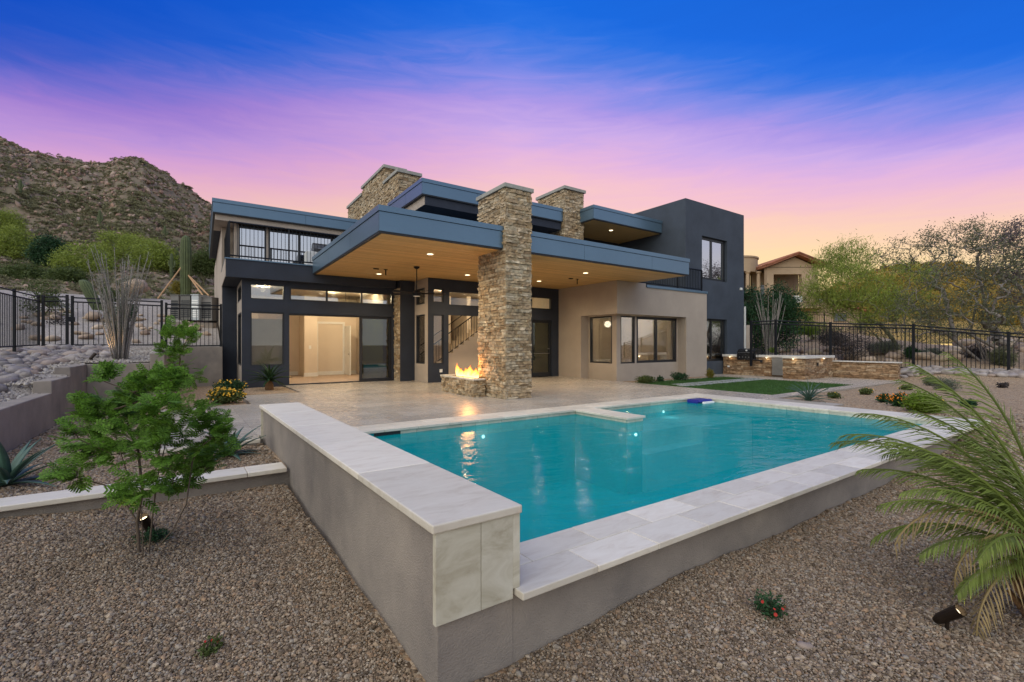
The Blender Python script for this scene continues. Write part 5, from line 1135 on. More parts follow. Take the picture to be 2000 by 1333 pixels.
# ---- cacti ----------------------------------------------------------
def saguaro(label, base, h, r0, lean=(0, 0), arms=(), group='saguaro cacti', name='saguaro'):
    t = thing(name, label, 'cactus', base, group); b = Vector(base)
    def ribbed(path, rad, nm):
        mb = MB(); n = 28; rings = []
        for p, rr in zip(path, rad):
            bb = len(mb.v)
            for k in range(n): a = 2 * math.pi * k / n; q = rr * (1 + (.10 if k % 2 else -.06)); mb.v.append((p.x + q * math.cos(a), p.y + q * math.sin(a), p.z))
            rings.append(bb)
        for r0_, r1_ in zip(rings, rings[1:]):
            for k in range(n): mb.f.append((r0_ + k, r0_ + (k + 1) % n, r1_ + (k + 1) % n, r1_ + k))
        mb.f.append(tuple(rings[-1] + k for k in range(n))); mb.build(nm, M['cactus'], t, smooth=False)
    prof = [(0, .86), (.15, .95), (.5, 1.0), (.8, .98), (.92, .85), (.97, .6), (1.0, .15)]
    ribbed([b + Vector((lean[0] * f * h, lean[1] * f * h, f * h)) for f, _ in prof], [r0 * k for _, k in prof], 'trunk')
    for az, z, l in arms:
        d = Vector((math.cos(az), math.sin(az), 0)); c = b + Vector((0, 0, z)); pth = [c, c + d * r0 * 1.6 + Vector((0, 0, .08)), c + d * r0 * 2.2 + Vector((0, 0, .3)), c + d * r0 * 2.2 + Vector((0, 0, l * .7)), c + d * r0 * 2.2 + Vector((0, 0, l))]; MB().tube(pth, [r0 * .45, r0 * .5, r0 * .55, r0 * .5, r0 * .12], 10).build('arm', M['cactus'], t)
    return t
sb = atd(363, 588, 24); saguaro('tall straight saguaro braced with wooden stakes beside the house', sb, 128 * 24 / F, .23)
M['stake'] = mat('raw_wood_stake', (.42, .25, .13), .8, var=.2, scale=10)
for (x0, y0), (x1, y1), l in (((356, 520), (308, 584), 'wooden brace leaning on the saguaro from the left'), ((368, 538), (398, 580), 'wooden brace on the right side of the saguaro, inner one'), ((370, 540), (408, 578), 'wooden brace on the right side of the saguaro, outer one')):
    o = MB().tube([atd(x0, y0, 23.9), atd(x1, y1, 22.6)], .035, 6).build('wooden_brace', M['stake'], loc=atd(x1, y1, 22.6)); tag(o, l, 'brace', 'saguaro braces')
cb = atd(192, 606, 20); saguaro('thick leaning cactus behind the gate', cb, 1.3, .20, (-.50, 0), name='barrel_cactus', group='leaning cactus')
for px, py, d, h, r_, l in ((195, 462, 80, 3.6, .2, 'lone distant saguaro on the lower mountain slope'), (335, 525, 45, 2.6, .14, 'distant slim saguaro left of the braced one'), (346, 520, 47, 3.0, .14, 'distant slim saguaro next to the braced one'), (322, 470, 85, 3.2, .2, 'distant saguaro on the slope above the braced one'), (40, 430, 95, 3.5, .22, 'distant saguaro near the left edge of the slope')):
    x = (px - 1000) / F * d; saguaro(l, (x, d, hill_z(px, d) - .2), h, r_, arms=((0, h * .45, h * .3), (3.0, h * .5, h * .25)))

# ---- left background trees ------------------------------------------
def lob(px, py, d, rx, rz, w=1, ry=None): c = atd(px, py, d); k = d / F; return (tuple(c), (rx * k, (ry or rx) * k, rz * k), w)
def hbase(px, d): return Vector(((px - 1000) / F * d, d, hill_z(px, d)))
for px, py, d, rx, rz, mt, l, s in ((165, 512, 44, 46, 34, 'leaf_palo', 'bright palo verde in the middle of the left slope', 1), (235, 505, 50, 46, 34, 'leaf_palo', 'palo verde right of the brightest one on the slope', 2), (300, 520, 46, 34, 34, 'leaf_palo', 'palo verde nearest the saguaro and the house', 3), (95, 492, 46, 24, 28, 'leaf_dark', 'dark green tree between the palo verdes', 4),
                                    (20, 500, 50, 36, 36, 'leaf_palo', 'palo verde at the left edge of the slope', 5), (50, 540, 38, 34, 16, 'leaf_olive', 'low olive bush at the foot of the left slope', 6), (270, 480, 62, 30, 22, 'leaf_palo', 'pale green tree higher up the slope', 7), (10, 440, 62, 30, 28, 'leaf_palo', 'pale green tree high at the left edge', 8), (130, 545, 38, 22, 12, 'leaf_olive', 'small olive shrub below the bright palo verde', 9), (400, 512, 48, 22, 24, 'leaf_olive', 'green shrub close to the house corner on the slope', 10)):
    b = hbase(px, d); zc_ = CAMZ + (HY - py) / F * d; k = d / F; c1 = (b.x, d, max(zc_, b.z + rz * k * .7)); tree('palo_verde_tree' if 'palo' in mt else 'desert_tree', l, b, [(c1, (rx * k, rx * k * .8, rz * k), 1), ((c1[0] - rx * k * .6, d, c1[2] - rz * k * .3), (rx * k * .55, rx * k * .5, rz * k * .6), .5), ((c1[0] + rx * k * .6, d, c1[2] - rz * k * .25), (rx * k * .55, rx * k * .5, rz * k * .6), .5)], M[mt], M['bark_green'], 100 + s, ntwig=150, nleaf=70, leaf=(.26, .035), rtrunk=.09, spread=.34, group='trees on the left slope', up=.2)
p = atd(85, 640, 18.5); p.z = 1.9; tree('young_shrub_tree', 'young olive-green shrub behind the left fence posts', p, [(tuple(atd(85, 570, 18.5)), (.45, .45, .5), 1), (tuple(atd(88, 600, 18.5)), (.6, .6, .4), .6)], M['leaf_olive'], M['bark'], 131, 50, 40, (.07, .02), .03, .14)
for px, py, d, r_, l, s in ((215, 575, 19.5, .42, 'round green shrub right of the leaning cactus', 1), (245, 610, 17.0, .45, 'leafy green shrub tangled behind the ocotillo', 2), (110, 640, 17.6, .6, 'dry brown brush behind the gate latch', 3), (345, 560, 24, .5, 'yellow-green bush at the foot of the saguaro', 4), (100, 590, 21, .4, 'grey shrub behind the thick fence post', 5)):
    p = atd(px, py, d); shrub('slope_shrub', l, p - Vector((0, 0, r_ * .8)), r_, r_ * 1.6, M[('leaf_olive', 'leaf_dark', 'leaf_purple', 'leaf_gold', 'leaf_sage')[s - 1]], 140 + s, 900, (.07, .02), 'shrubs behind the left fence')

# ---- right background trees -----------------------------------------
def rb(px, py, d): p = atd(px, py, d); return p
tree('palo_verde_tree', 'golden-green palo verde with pale slanting limbs right of the neighbour house', rb(1762, 712, 25), [lob(1640, 560, 25, 70, 46, 1.2), lob(1700, 600, 24.5, 62, 40, 1), lob(1605, 590, 25.5, 34, 32, .5), lob(1650, 505, 25.5, 48, 34, .5), lob(1760, 570, 25, 56, 50, .9), lob(1630, 515, 26, 30, 34, .4)], M['leaf_palo'], M['bark_green'], 201, 380, 60, (.20, .013), .10, .26, 'right background trees', nst=5, up=1.3, rmin=.007)
tree('mesquite_tree', 'large mesquite with grey limbs behind the right fence, uplit at its base', rb(1935, 722, 21.5), [lob(1830, 570, 21.5, 70, 62, 1), lob(1900, 510, 21.5, 70, 56, 1), lob(1960, 560, 21, 64, 70, 1), lob(1780, 620, 21.5, 50, 40, .6), lob(1870, 620, 21, 60, 44, .7), lob(1980, 630, 20.8, 50, 44, .6), lob(2030, 540, 21.5, 60, 80, .6)], M['leaf_mesq'], M['bark_grey'], 202, 420, 34, (.14, .016), .16, .22, 'right background trees', nst=6, up=.7, rmin=.007)
tree('mesquite_tree', 'taller loose-branched mesquite top rising dark against the sky at right', rb(1880, 715, 26), [lob(1800, 500, 26, 60, 36, .8), lob(1860, 465, 26, 56, 30, .8), lob(1920, 460, 26, 56, 34, .8), lob(1740, 500, 26, 46, 34, .6)], M['leaf_mesq'], M['bark_grey'], 203, 240, 22, (.13, .02), .10, .18, 'right background trees', nst=5, up=.6, rmin=.009)
tree('ironwood_tree', 'dusty mauve tree crown at the far right edge', rb(2030, 716, 24), [lob(1975, 500, 24, 50, 54, 1), lob(2030, 470, 24, 60, 60, 1), lob(1990, 560, 24, 40, 44, .6)], M['leaf_mauve'], M['bark_grey'], 204, 200, 45, (.11, .022), .10, .22, 'right background trees', nst=4, up=.3)
tree('oleander', 'dense dark green oleander beside the tower behind the fence', rb(1495, 700, 26), [lob(1490, 600, 26, 46, 46, 1), lob(1530, 615, 26, 34, 42, .8), lob(1468, 640, 25.5, 34, 46, .7), lob(1510, 660, 25.5, 44, 34, .6)], M['leaf_dark'], M['bark'], 205, 260, 80, (.16, .022), .06, .22, 'right background trees', nst=5, up=.7)
tree('palo_verde_tree', 'bright green bushy tree in front of the neighbour balcony', rb(1560, 690, 30), [lob(1560, 625, 30, 22, 18, 1), lob(1600, 650, 30, 34, 20, .8)], M['leaf_lime'], M['bark'], 206, 70, 50, (.10, .02), .04, .16, 'right background trees', up=.5)
for px, py, d, rpx, hpx, m_, l, s in ((1665, 702, 23.5, 56, 66, 'leaf_purple', 'large dark dry bush behind the fence in the middle of the slope', 1), (1905, 712, 22.5, 30, 42, 'leaf_purple', 'dark twiggy bush left of the uplit trunk', 2), (1625, 676, 24.5, 34, 40, 'leaf_purple', 'smaller dark bush left of the large dark bush', 3), (1960, 716, 20.4, 26, 40, 'leaf_mesq', 'grey bush right of the uplit trunk', 4), (1782, 700, 23, 14, 24, 'leaf_dark', 'small dark cactus-like bush behind the fence post', 5), (1720, 690, 25, 40, 26, 'leaf_sage', 'pale grey brush on the desert slope', 6), (1830, 700, 24, 36, 22, 'leaf_sage', 'pale grey brush below the mesquite limbs', 7), (1580, 655, 27, 36, 20, 'leaf_lime', 'green shrubs along the neighbour fence', 8), (1690, 668, 34, 60, 60, 'leaf_mesq', 'broad olive bush far behind the palo verde limbs', 9), (1790, 672, 33, 70, 66, 'leaf_olive', 'broad green bush far behind the fence centre post', 10), (1880, 676, 35, 70, 70, 'leaf_mesq', 'broad dusky bush far behind the mesquite trunk', 11), (1965, 680, 33, 60, 70, 'leaf_olive', 'broad green bush far behind the right fence post', 12)):
    p = atd(px, py, d); k = d / F; shrub('desert_bush', l, p, rpx * k, hpx * k, M[m_], 220 + s, 2600, (.10, .012), 'bushes on the right desert slope', cat='bush')

# ================================================================== ROCKS
def rock_mesh(seed, sub=2, flat=.82, rough=.16):
    bm = bmesh.new(); bmesh.ops.create_icosphere(bm, subdivisions=sub, radius=1.0); o = Vector((seed * 3.1, seed * 1.7, seed))
    for v in bm.verts: k = 1 + rough * mn.noise(v.co * 1.1 + o) * 2 + rough * .5 * mn.noise(v.co * 2.6 + o); v.co = Vector((v.co.x * k * 1.2, v.co.y * k, v.co.z * k * flat))
    me = bpy.data.meshes.new('rock'); bm.to_mesh(me); bm.free(); me.shade_smooth(); return me
M['river'] = ramp_mat('river_rock', [(.20, .17, .16), (.29, .255, .24), (.16, .14, .135), (.34, .30, .28), (.27, .205, .17), (.24, .215, .22)], .8, .6, 14, 5, .3)
M['boulder'] = ramp_mat('tan_boulder', [(.34, .25, .18), (.42, .33, .25), (.28, .20, .15), (.46, .37, .28)], .9, .7, 8, 3, .3)
RM = [rock_mesh(i + 1, 2, .82, .26) for i in range(6)]; BM_ = [rock_mesh(i + 20, 2, .75, .24) for i in range(5)]
for q in RM: q.materials.append(M['river'])
for q in BM_: q.materials.append(M['boulder'])
r = random.Random(12)
def rock(name, label, p, s, meshes, group, cat='rock'):
    o = bpy.data.objects.new(name, meshes[r.randrange(len(meshes))]); COL.objects.link(o); o.location = p; o.rotation_euler = (r.uniform(-.25, .25), r.uniform(-.25, .25), r.uniform(0, 6.28)); k = r.uniform(.8, 1.2); o.scale = (s * k, s, s * r.uniform(.75, 1.05)); tag(o, label, cat, group)
placed = []; tries = 0
while len(placed) < 170 and tries < 9000:
    tries += 1; f = r.random(); uu = r.uniform(-12.6, -8.4); vv = r.uniform(1.2, 9.4); q = H(uu, vv); px = 1000 + F * q.x / q.y; z = tz(uu, vv); py = HY - F * (z - CAMZ) / q.y
    ylo = np.interp(px, [-60, 0, 60, 110, 210, 240], [685, 690, 684, 678, 674, 676]); yhi = np.interp(px, [-60, 0, 30, 110, 150, 210, 240], [800, 765, 745, 712, 708, 700, 690])
    if not (-80 < px < 222 and ylo < py < yhi): continue
    s = r.uniform(.085, .165)
    if any((a - q.x) ** 2 + (b - q.y) ** 2 < ((s + c) * .95) ** 2 for a, b, c in placed): continue
    placed.append((q.x, q.y, s)); rock('river_rock', 'rounded mauve-grey river rock lying in the swale on the left terrace', Vector((q.x, q.y, z + s * .28)), s, RM, 'river rocks in the left swale')
placed = []; tries = 0
while len(placed) < 95 and tries < 6000:
    tries += 1; f = r.random(); seg = r.randrange(2, 5); a, b = fp[seg], fp[seg + 1]; t_ = r.random(); q = a.lerp(b, t_); q = q + Vector((-.35, -1, 0)).normalized() * r.uniform(-.1, 1.0); q.z = gz(q.x, q.y); px = 1000 + F * q.x / q.y
    if px > 2030 or px < 1764: continue
    s = r.uniform(.11, .22)
    if any((c - q.x) ** 2 + (d - q.y) ** 2 < ((s + e) * .8) ** 2 for c, d, e in placed): continue
    placed.append((q.x, q.y, s)); rock('river_rock', 'pale rounded river rock lining the foot of the right fence', Vector((q.x, q.y, q.z + s * .3)), s, RM, 'river rocks along the right fence')
for i in range(70):
    px = r.uniform(1470, 2010); d = r.uniform(21.8, 28); q = atd(px, 700, d); z = gz(q.x, q.y); s = r.uniform(.15, .42) * (1.25 if px < 1620 else 1); rock('boulder', 'tan boulder scattered on the desert slope behind the right fence', Vector((q.x, q.y, z + s * .3)), s, BM_, 'boulders behind the right fence')
for i in range(60):
    uu = r.uniform(-13, -6.5); vv = r.uniform(10.2, 17); q = H(uu, vv); px = 1000 + F * q.x / q.y; s = r.uniform(.08, .17)
    rock('boulder', 'reddish stone tumbled on the slope behind the left gate', Vector((q.x, q.y, tz(uu, vv) + s * .3)), s, BM_, 'stones behind the left gate')
rock('boulder', 'large cream boulder on the slope behind the gate', atd(264, 562, 26.5), .62, BM_, 'large boulders behind the gate'); rock('boulder', 'flat pale block under the leaning cactus', atd(182, 618, 18.8), .30, BM_, 'large boulders behind the gate'); rock('boulder', 'grey boulder behind the short fence panel', atd(95, 625, 19), .62, BM_, 'large boulders behind the gate')
rock('stone_lump', 'large pale stone lying in the front right gravel', Vector(atz(1573, 1266, -.4)) + Vector((0, 0, .01)), .03, RM, 'loose stones in the front gravel')

# ================================================================== EQUIPMENT, NEIGHBOURS, GARDEN LIGHTS
ew = thing('equipment_wall', 'grey stucco wall carrying the air conditioners behind the fence', 'wall', atd(370, 660, 19.5)); a, b = atd(326, 660, 19.3), atd(416, 660, 20.2); n_ = Vector((0, .3, 0))
MB().hexa([(a.x, a.y, 1.0), (b.x, b.y, 1.0), (b.x, b.y + .3, 1.0), (a.x, a.y + .3, 1.0), (a.x, a.y, 2.38), (b.x, b.y, 2.38), (b.x, b.y + .3, 2.38), (a.x, a.y + .3, 2.38)]).build('stucco_wall', M['stucco_grey'], ew)
M['acgrey'] = mat('grey_unit_paint', (.16, .15, .14), .5, var=.1, scale=4); M['acwhite'] = mat('pale_unit_panel', (.42, .45, .47), .45, var=.1, scale=4)
def acunit(label, px0, px1, ytop, ybot, d, m, m2):
    a, b = atd(px0, ybot, d), atd(px1, ytop, d); t = thing('air_conditioner', label, 'air conditioner', Vector(((a.x + b.x) / 2, d, a.z)), 'air conditioners by the house'); bx(WORLD, a.x, b.x, d, d + .7, a.z, b.z).build('casing', M[m], t, bevel=.02); w = b.x - a.x; h = b.z - a.z
    for k in range(9): bx(WORLD, a.x + w * .1, b.x - w * .1, d - .015, d - .001, a.z + h * (.12 + .08 * k), a.z + h * (.12 + .08 * k) + h * .05).build('louver', M[m2], t)
    bx(WORLD, a.x - .02, b.x + .02, d - .03, d + .72, b.z, b.z + .04).build('lid', M[m], t, bevel=.01)
acunit('brown-grey air conditioner standing leftmost behind the fence', 333, 349, 578, 628, 21.4, 'acgrey', 'gap'); acunit('dark electrical cabinet between the air conditioners', 352, 372, 578, 626, 21.0, 'blackmetal', 'gap'); acunit('pale-panelled air conditioner next to the dark cabinet', 373.5, 388, 577, 626, 21.0, 'acwhite', 'plastic_white'); acunit('dark air conditioner nearest the house wall', 391, 414, 582, 627, 21.2, 'acgrey', 'gap')
# neighbour house
DN = 46.0; K = DN / F
def nx(px): return (px - 1000) * K
def nzz(py): return CAMZ + (HY - py) * K
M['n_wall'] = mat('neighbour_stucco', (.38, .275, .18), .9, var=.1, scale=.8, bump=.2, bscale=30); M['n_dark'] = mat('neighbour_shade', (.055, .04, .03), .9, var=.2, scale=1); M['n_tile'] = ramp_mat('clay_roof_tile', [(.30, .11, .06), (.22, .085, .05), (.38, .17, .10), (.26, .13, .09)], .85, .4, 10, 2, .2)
nh = thing('neighbour_house', 'tan stucco neighbour house with red tile gable roof behind the right trees', 'house', (nx(1540), DN, nzz(690)))
walls(WORLD, 'v', DN, DN + .5, nx(1498), nx(1597), nzz(700), nzz(522), [(nx(1511), nx(1566), nzz(590), nzz(536))]).build('wall', M['n_wall'], nh)
arch = MB(); n = 10; xs = [1511 + 55 * i / n for i in range(n + 1)]
for x0, x1 in zip(xs, xs[1:]):
    y0, y1 = [536 - 8.5 * math.sin(math.pi * (x - 1511) / 55) for x in (x0, x1)]; arch.hexa([(nx(x0), DN + .001, nzz(y0)), (nx(x1), DN + .001, nzz(y1)), (nx(x1), DN + .5, nzz(y1)), (nx(x0), DN + .5, nzz(y0)), (nx(x0), DN + .001, nzz(524)), (nx(x1), DN + .001, nzz(524)), (nx(x1), DN + .5, nzz(524)), (nx(x0), DN + .5, nzz(524))])
MB().hexa([(nx(1498), DN, nzz(523)), (nx(1597), DN, nzz(523)), (nx(1597), DN + .5, nzz(523)), (nx(1498), DN + .5, nzz(523)), (nx(1551), DN, nzz(503)), (nx(1553), DN, nzz(503)), (nx(1553), DN + .5, nzz(503)), (nx(1551), DN + .5, nzz(503))]).build('gable', M['n_wall'], nh)
bx(WORLD, nx(1499), nx(1596), DN + 3.0, DN + 3.3, nzz(660), nzz(523)).build('porch_back_wall', M['n_wall'], nh); bx(WORLD, nx(1511), nx(1525), DN + 2.9, DN + 2.99, nzz(600), nzz(550)).build('window', M['glass_dark'], nh); bx(WORLD, nx(1499), nx(1596), DN + .5, DN + 3, nzz(524), nzz(523.5)).build('porch_ceiling', M['n_dark'], nh)
rf = MB().hexa([(nx(1493), DN - .7, nzz(523)), (nx(1552), DN - .7, nzz(500)), (nx(1552), DN + 9, nzz(500)), (nx(1493), DN + 9, nzz(523)), (nx(1493), DN - .7, nzz(519)), (nx(1552), DN - .7, nzz(496.5)), (nx(1552), DN + 9, nzz(496.5)), (nx(1493), DN + 9, nzz(519))]).hexa([(nx(1552), DN - .7, nzz(500)), (nx(1609), DN - .7, nzz(523)), (nx(1609), DN + 9, nzz(523)), (nx(1552), DN + 9, nzz(500)), (nx(1552), DN - .7, nzz(496.5)), (nx(1609), DN - .7, nzz(519)), (nx(1609), DN + 9, nzz(519)), (nx(1552), DN + 9, nzz(496.5))]).build('roof', M['n_tile'], nh)
tb_ = MB()
for i in range(30):
    y = DN - .7 + i * .32; tb_.tube([(nx(1492), y, nzz(519)), (nx(1552), y, nzz(496))], .10, 5); tb_.tube([(nx(1552), y, nzz(496)), (nx(1610), y, nzz(519))], .10, 5)
tag(tb_.build('roof_tiles', M['n_tile'], rf), kind='stuff')
cy = Vector((nx(1462), DN + 3.2, 0)); MB().lathe((cy.x, cy.y, nzz(527)), [(2.3, 0), (2.3, nzz(499) - nzz(527)), (2.4, nzz(499) - nzz(527)), (2.4, nzz(496) - nzz(527))], 40).build('round_parapet', M['n_wall'], nh); MB().lathe((cy.x, cy.y, nzz(560)), [(1.6, -4), (1.6, nzz(527) - nzz(560))], 24).build('round_room', M['n_dark'], nh)
for px in (1471, 1448, 1493): MB().lathe((nx(px), DN + 1.1, nzz(570)), [(.24, 0), (.19, .2), (.165, 1.9), (.27, 2.05), (.27, 2.14)], 12).build('column', M['n_wall'], nh)
bx(WORLD, nx(1535), nx(1597), DN - 1.2, DN - .001, nzz(604), nzz(593)).build('balcony', M['n_wall'], nh); bx(WORLD, nx(1596), nx(1690), DN + .01, DN + 6, nzz(690), nzz(612)).build('lower_wing', M['n_wall'], nh)
bx(WORLD, nx(1539), nx(1556), DN - .9, DN - .8, nzz(593), nzz(580)).build('balcony_chair', M['plastic_white'], nh); bx(WORLD, nx(1585), nx(1594), DN - .9, DN - .8, nzz(593), nzz(586)).build('balcony_chair', M['plastic_white'], nh)
lr = MB().hexa([(nx(1596), DN - .5, nzz(580)), (nx(1700), DN - .5, nzz(614)), (nx(1700), DN + 7, nzz(614)), (nx(1596), DN + 7, nzz(580)), (nx(1596), DN - .5, nzz(577)), (nx(1700), DN - .5, nzz(611)), (nx(1700), DN + 7, nzz(611)), (nx(1596), DN + 7, nzz(577))]).build('lower_roof', M['n_tile'], nh)
MB().hexa([(nx(1597), DN + .01, nzz(612)), (nx(1690), DN + .01, nzz(612)), (nx(1690), DN + 6, nzz(612)), (nx(1597), DN + 6, nzz(612)), (nx(1597), DN + .01, nzz(581)), (nx(1600), DN + .01, nzz(582)), (nx(1600), DN + 6, nzz(582)), (nx(1597), DN + 6, nzz(581))]).build('wing_gable', M['n_wall'], nh); bx(WORLD, nx(1628), nx(1652), DN - .1, DN, nzz(628), nzz(612)).build('window', M['glass_dark'], nh)
fence('metal_fence', 'thin dark fence in front of the neighbour house', [atd(px, 645, 33) for px in (1545, 1610, 1680, 1750)], [1.25, 1.2, 1.15, 1.1], .16, thick=.9)
nw = bx(WORLD, *(lambda a, b: (a.x, b.x, a.y, a.y + .25, -.3, 2.45))(atd(1450, 700, 24.3), atd(1466, 700, 24.3))).build('tan_garden_wall', M['stucco_tan'], loc=atd(1458, 700, 24.3)); tag(nw, 'short tan stucco wall end between tower and fence', 'wall')
# garden spotlights
M['bronze'] = mat('bronze_lamp_body', (.03, .02, .014), .4, metal=.6, var=.2, scale=8)
def spotlight(label, p, direction, watt, size=.055, spot=70):
    d = Vector(direction).normalized(); t = thing('garden_spotlight', label, 'garden light', p, 'garden spotlights'); c = Vector(p) + Vector((0, 0, .10)); MB().tube([Vector(p) - Vector((0, 0, .08)), c], .012, 6).build('stake', M['bronze'], t)
    MB().tube([c - d * .09, c - d * .05, c + d * .06], [size * .55, size * .9, size], 14).build('body', M['bronze'], t, smooth=False); MB().tube([c + d * .0605, c + d * .064], size * .86, 14).build('lens', M['lamp'], t); MB().tube([c + d * .06, c + d * .10], [size, size * 1.03], 14, cap=False).build('shroud', M['bronze'], t)
    add_light('spot_beam', t, c + d * .12, watt, col=(1, .62, .28), kind='SPOT', spot=spot, direction=d, size=.03)
p = gpt(1850, 1235, -.4); spotlight('bronze garden spotlight glowing in the gravel under the palm', p, (.25, -.55, .62), 3, .036)
p = gpt(292, 1068, -.4); spotlight('bronze spotlight glowing at the foot of the feathery tree', p + Vector((.02, -.05, 0)), (-.05, -.5, .9), 4, .04)
p = ob + Vector((-.25, -.55, 0)); p.z = ob.z; spotlight('small spotlight at the base of the grey ocotillo', p, (.28, .5, .75), 22, .04, 80)
p = rb(1925, 730, 20.6); spotlight('small spotlight uplighting the mesquite trunk', p, (.25, .8, .5), 60, .04, 60); p = ob2 + Vector((-.15, -.7, .0)); spotlight('small spotlight at the pale ocotillo behind the fence', p, (.15, .7, .6), 30, .04, 60)

# ================================================================== GRAVEL STONES AND SCRUB (instanced stuff)
def scatter(name, label, cat, pts, rot, scl, meshes):
    src = bpy.data.collections.new(name + '_kinds')
    for me_ in meshes: src.objects.link(bpy.data.objects.new(name + '_kind', me_))
    me_ = bpy.data.meshes.new(name); me_.vertices.add(len(pts)); me_.vertices.foreach_set('co', np.asarray(pts, np.float32).ravel())
    a = me_.attributes.new('rot', 'FLOAT_VECTOR', 'POINT'); a.data.foreach_set('vector', np.asarray(rot, np.float32).ravel()); a = me_.attributes.new('scl', 'FLOAT_VECTOR', 'POINT'); a.data.foreach_set('vector', np.asarray(scl, np.float32).ravel())
    o = bpy.data.objects.new(name, me_); COL.objects.link(o); tag(o, label, cat, kind='stuff')
    ng = bpy.data.node_groups.new(name, 'GeometryNodeTree'); ng.interface.new_socket('Geometry', in_out='INPUT', socket_type='NodeSocketGeometry'); ng.interface.new_socket('Geometry', in_out='OUTPUT', socket_type='NodeSocketGeometry')
    N = ng.nodes.new; L = ng.links.new; gi = N('NodeGroupInput'); go = N('NodeGroupOutput'); ci = N('GeometryNodeCollectionInfo'); ci.inputs['Collection'].default_value = src; ci.inputs['Separate Children'].default_value = True; ci.inputs['Reset Children'].default_value = True
    ip = N('GeometryNodeInstanceOnPoints'); ip.inputs['Pick Instance'].default_value = True; ra = N('GeometryNodeInputNamedAttribute'); ra.data_type = 'FLOAT_VECTOR'; ra.inputs[0].default_value = 'rot'; sa = N('GeometryNodeInputNamedAttribute'); sa.data_type = 'FLOAT_VECTOR'; sa.inputs[0].default_value = 'scl'
    rv = N('FunctionNodeRandomValue'); rv.data_type = 'INT'; rv.inputs['Min'].default_value = 0; rv.inputs['Max'].default_value = len(meshes) - 1
    er = N('FunctionNodeEulerToRotation'); L(ra.outputs[0], er.inputs[0]); L(er.outputs[0], ip.inputs['Rotation'])
    L(gi.outputs[0], ip.inputs['Points']); L(ci.outputs[0], ip.inputs['Instance']); L(sa.outputs[0], ip.inputs['Scale']); L([s for s in rv.outputs if s.type == 'INT'][0], ip.inputs['Instance Index']); L(ip.outputs[0], go.inputs[0])
    md = o.modifiers.new('scatter', 'NODES'); md.node_group = ng; return o
def pebble(seed):
    me_ = rock_mesh(seed, 1, .82, .34); me_.materials.clear(); me_.materials.append(M['gravel_stone']); me_.shade_flat() if seed % 2 else None; return me_
PB = [pebble(40 + i) for i in range(8)]
def in_view(x, y, m=180): px = 1000 + F * x / y; return (px > -m) & (px < 2000 + m)
def gravel_mask(x, y):
    pu, pv, hu, hv = frames(x, y); ok = np.ones_like(x, bool)
    ok &= ~((pu > .0) & (pu < 11.44) & (pv > .02) & (pv < 6.1)); ok &= ~((pu > -.02) & (pu < .6) & (pv > .0) & (pv < 6.2)); ok &= ~((pu < .1) & (pv > 4.0) & (pv < 4.3))
    ok &= ~((pu > .40) & (pv > 5.4) & (hu < 16.65) & (hv > -3.92) & ~((pu < 2.0) & (pv > 13.02))); ok &= ~((pu > -1.37) & (pu <= .42) & (pv > 5.78) & (pv < 10.7)); ok &= ~((hv > 7.98) & (hu > -5.6) | (hv > 9.5) & (hu > -7.6)); ok &= ~((hu < -8.93)); ok &= ~((hv > 4.88) & (hu < -7.43)); ok &= ~((hu > 16.55) & (hu < 16.95) & (hv > -3.7) & (hv < 2))
    return ok & in_view(x, y)
pts = []; scs = []
for d0, d1, sp_, lay in ((2.35, 4.4, .0155, 2), (4.4, 6.5, .021, 1), (6.5, 10.0, .042, 1)):
    for l_ in range(lay):
        X, Y = np.meshgrid(np.arange(-1.35 * d1, 1.35 * d1, sp_), np.arange(d0, d1, sp_)); x = X.ravel() + NR.normal(size=X.size) * sp_ * .38; y = Y.ravel() + NR.normal(size=X.size) * sp_ * .38; k = (y > 2.2) & gravel_mask(x, y); x, y = x[k], y[k]; s = sp_ * (.38 + .30 * NR.random(len(x)) ** 1.6 + .55 * (NR.random(len(x)) > .965)); s = np.minimum(s, .036)
        pts.append(np.stack([x, y, G(x, y) + s * .25 + l_ * .008], 1)); scs.append(s)
pts = np.concatenate(pts); s = np.concatenate(scs); n = len(pts)
scatter('gravel', 'loose tan and brown gravel stones covering the garden ground', 'gravel', pts, NR.random((n, 3)) * np.array([.9, .9, 6.28]) - np.array([.45, .45, 0]), s[:, None] * (.8 + .4 * NR.random((n, 3))), PB)
# terrace gravel
def pebble2(seed): me_ = pebble(seed); me_.materials.clear(); me_.materials.append(M['pebble_grey']); return me_
M['pebble_grey'] = ramp_mat('grey_gravel_stone', [(.20, .17, .145), (.32, .28, .245), (.40, .36, .32), (.27, .23, .20), (.46, .42, .37)], .85, .4, 90, 40, .2)
A, B = np.meshgrid(np.arange(-13.5, -7.6, .06), np.arange(-1, 9.5, .06)); A = A.ravel() + NR.normal(size=A.size) * .02; B = B.ravel() + NR.normal(size=B.size) * .02; k = (A < -9.18) & (B > -.8) | (B > 5.08) & (A < -7.66); A, B = A[k], B[k]; x = H.o.x + H.u.x * A + H.v.x * B; y = H.o.y + H.u.y * A + H.v.y * B; k = in_view(x, y); s = .024 + .014 * NR.random(k.sum()); pts = np.stack([x[k], y[k], TZ(A[k], B[k]) + s * .3], 1); n = len(pts)
scatter('terrace_gravel', 'loose grey gravel stones on the left terrace', 'gravel', pts, NR.random((n, 3)) * np.array([.9, .9, 6.28]), s[:, None] * (.8 + .4 * NR.random((n, 3))), [pebble2(60 + i) for i in range(4)])
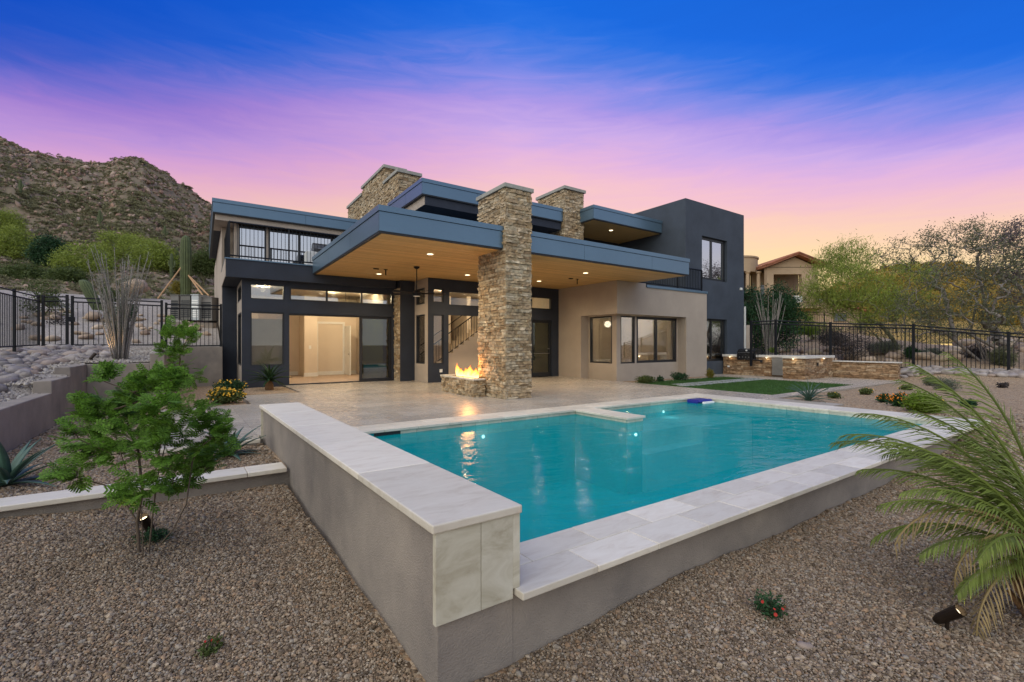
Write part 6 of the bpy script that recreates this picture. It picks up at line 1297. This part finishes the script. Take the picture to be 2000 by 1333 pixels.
# scrub and rocks over the mountain
def scrub_mesh(seed, m):
    g = np.random.default_rng(seed); n = 120; d = unit(g.normal(size=(n, 3))); d[:, 2] = np.abs(d[:, 2]); c = d * (.45 + .5 * g.random(n))[:, None] * np.array([1, 1, .75]); V, Fq = leaf_quads(c, .42, .10, seed, upbias=.6); me_ = npmesh('scrub', V, Fq); me_.materials.append(m); return me_
M['scrub'] = ramp_mat('desert_scrub_leaves', [(.17, .165, .08), (.21, .20, .105), (.145, .135, .075), (.25, .235, .14), (.19, .19, .08)], .9, .2, 8, 1, .2)
def hill_pts(n, d0, d1, pw):
    out = []
    while len(out) < n:
        px = NR.uniform(-480, 560); d = d0 + (d1 - d0) * NR.random() ** pw; out.append(((px - 1000) / F * d, d, hill_z(px, d)))
    return np.array(out)
hp_ = np.concatenate([hill_pts(17000, 26, 192, .75), hill_pts(12500, 26, 105, .9)]); n = len(hp_); s = (.22 + .55 * NR.random(n) ** 2.0) * np.clip(hp_[:, 1] / 90, .5, 1.2)
scatter('mountain_scrub', 'low olive desert scrub dotted over the mountain', 'scrub', hp_, np.stack([np.zeros(n), np.zeros(n), NR.random(n) * 6.28], 1), s[:, None] * np.ones((n, 3)), [scrub_mesh(i, M['scrub']) for i in range(4)])
M['hillrock'] = ramp_mat('red_brown_rock', [(.25, .15, .11), (.32, .215, .165), (.20, .13, .105), (.36, .27, .22), (.28, .17, .125)], .95, .8, 2, .8, .3)
HR = [rock_mesh(80 + i, 1, .8, .35) for i in range(5)]
for q in HR: q.materials.append(M['hillrock']); q.shade_flat()
hp_ = np.concatenate([hill_pts(16000, 28, 192, .7), hill_pts(7000, 28, 110, .9)]); n = len(hp_); s = (.10 + .55 * NR.random(n) ** 3) * np.clip(hp_[:, 1] / 110, .35, 1.25)
scatter('mountain_rocks', 'red-brown broken rock strewn over the mountain', 'rocks', hp_, NR.random((n, 3)) * 6.28, s[:, None] * (.7 + .6 * NR.random((n, 3))), HR)
# scrub on the golden hill and right slope
def rhill(n):
    out = []
    for _ in range(n):
        px = NR.uniform(1560, 2050); d = NR.uniform(60, 150); zr = CAMZ + (HY - np.interp(px, hx, hy)) / F * 150; q = (d - 34) / 116; out.append(((px - 1000) / F * d, d, 1.5 + (zr - 1.5) * q ** 1.5))
    return np.array(out)
M['goldscrub'] = ramp_mat('sunset_tinted_scrub', [(.34, .20, .03), (.22, .17, .03), (.42, .27, .05), (.15, .14, .03)], .9, .2, 8, 1, .2); hp_ = rhill(1300); n = len(hp_); s = .6 + .8 * NR.random(n)  # brush colours carry the hill's painted sunset gold
scatter('hill_scrub', 'brush covering the distant right hill, tinted with the same painted sunset gold', 'scrub', hp_, np.stack([np.zeros(n), np.zeros(n), NR.random(n) * 6.28], 1), s[:, None] * np.ones((n, 3)), [scrub_mesh(10 + i, M['goldscrub']) for i in range(3)])
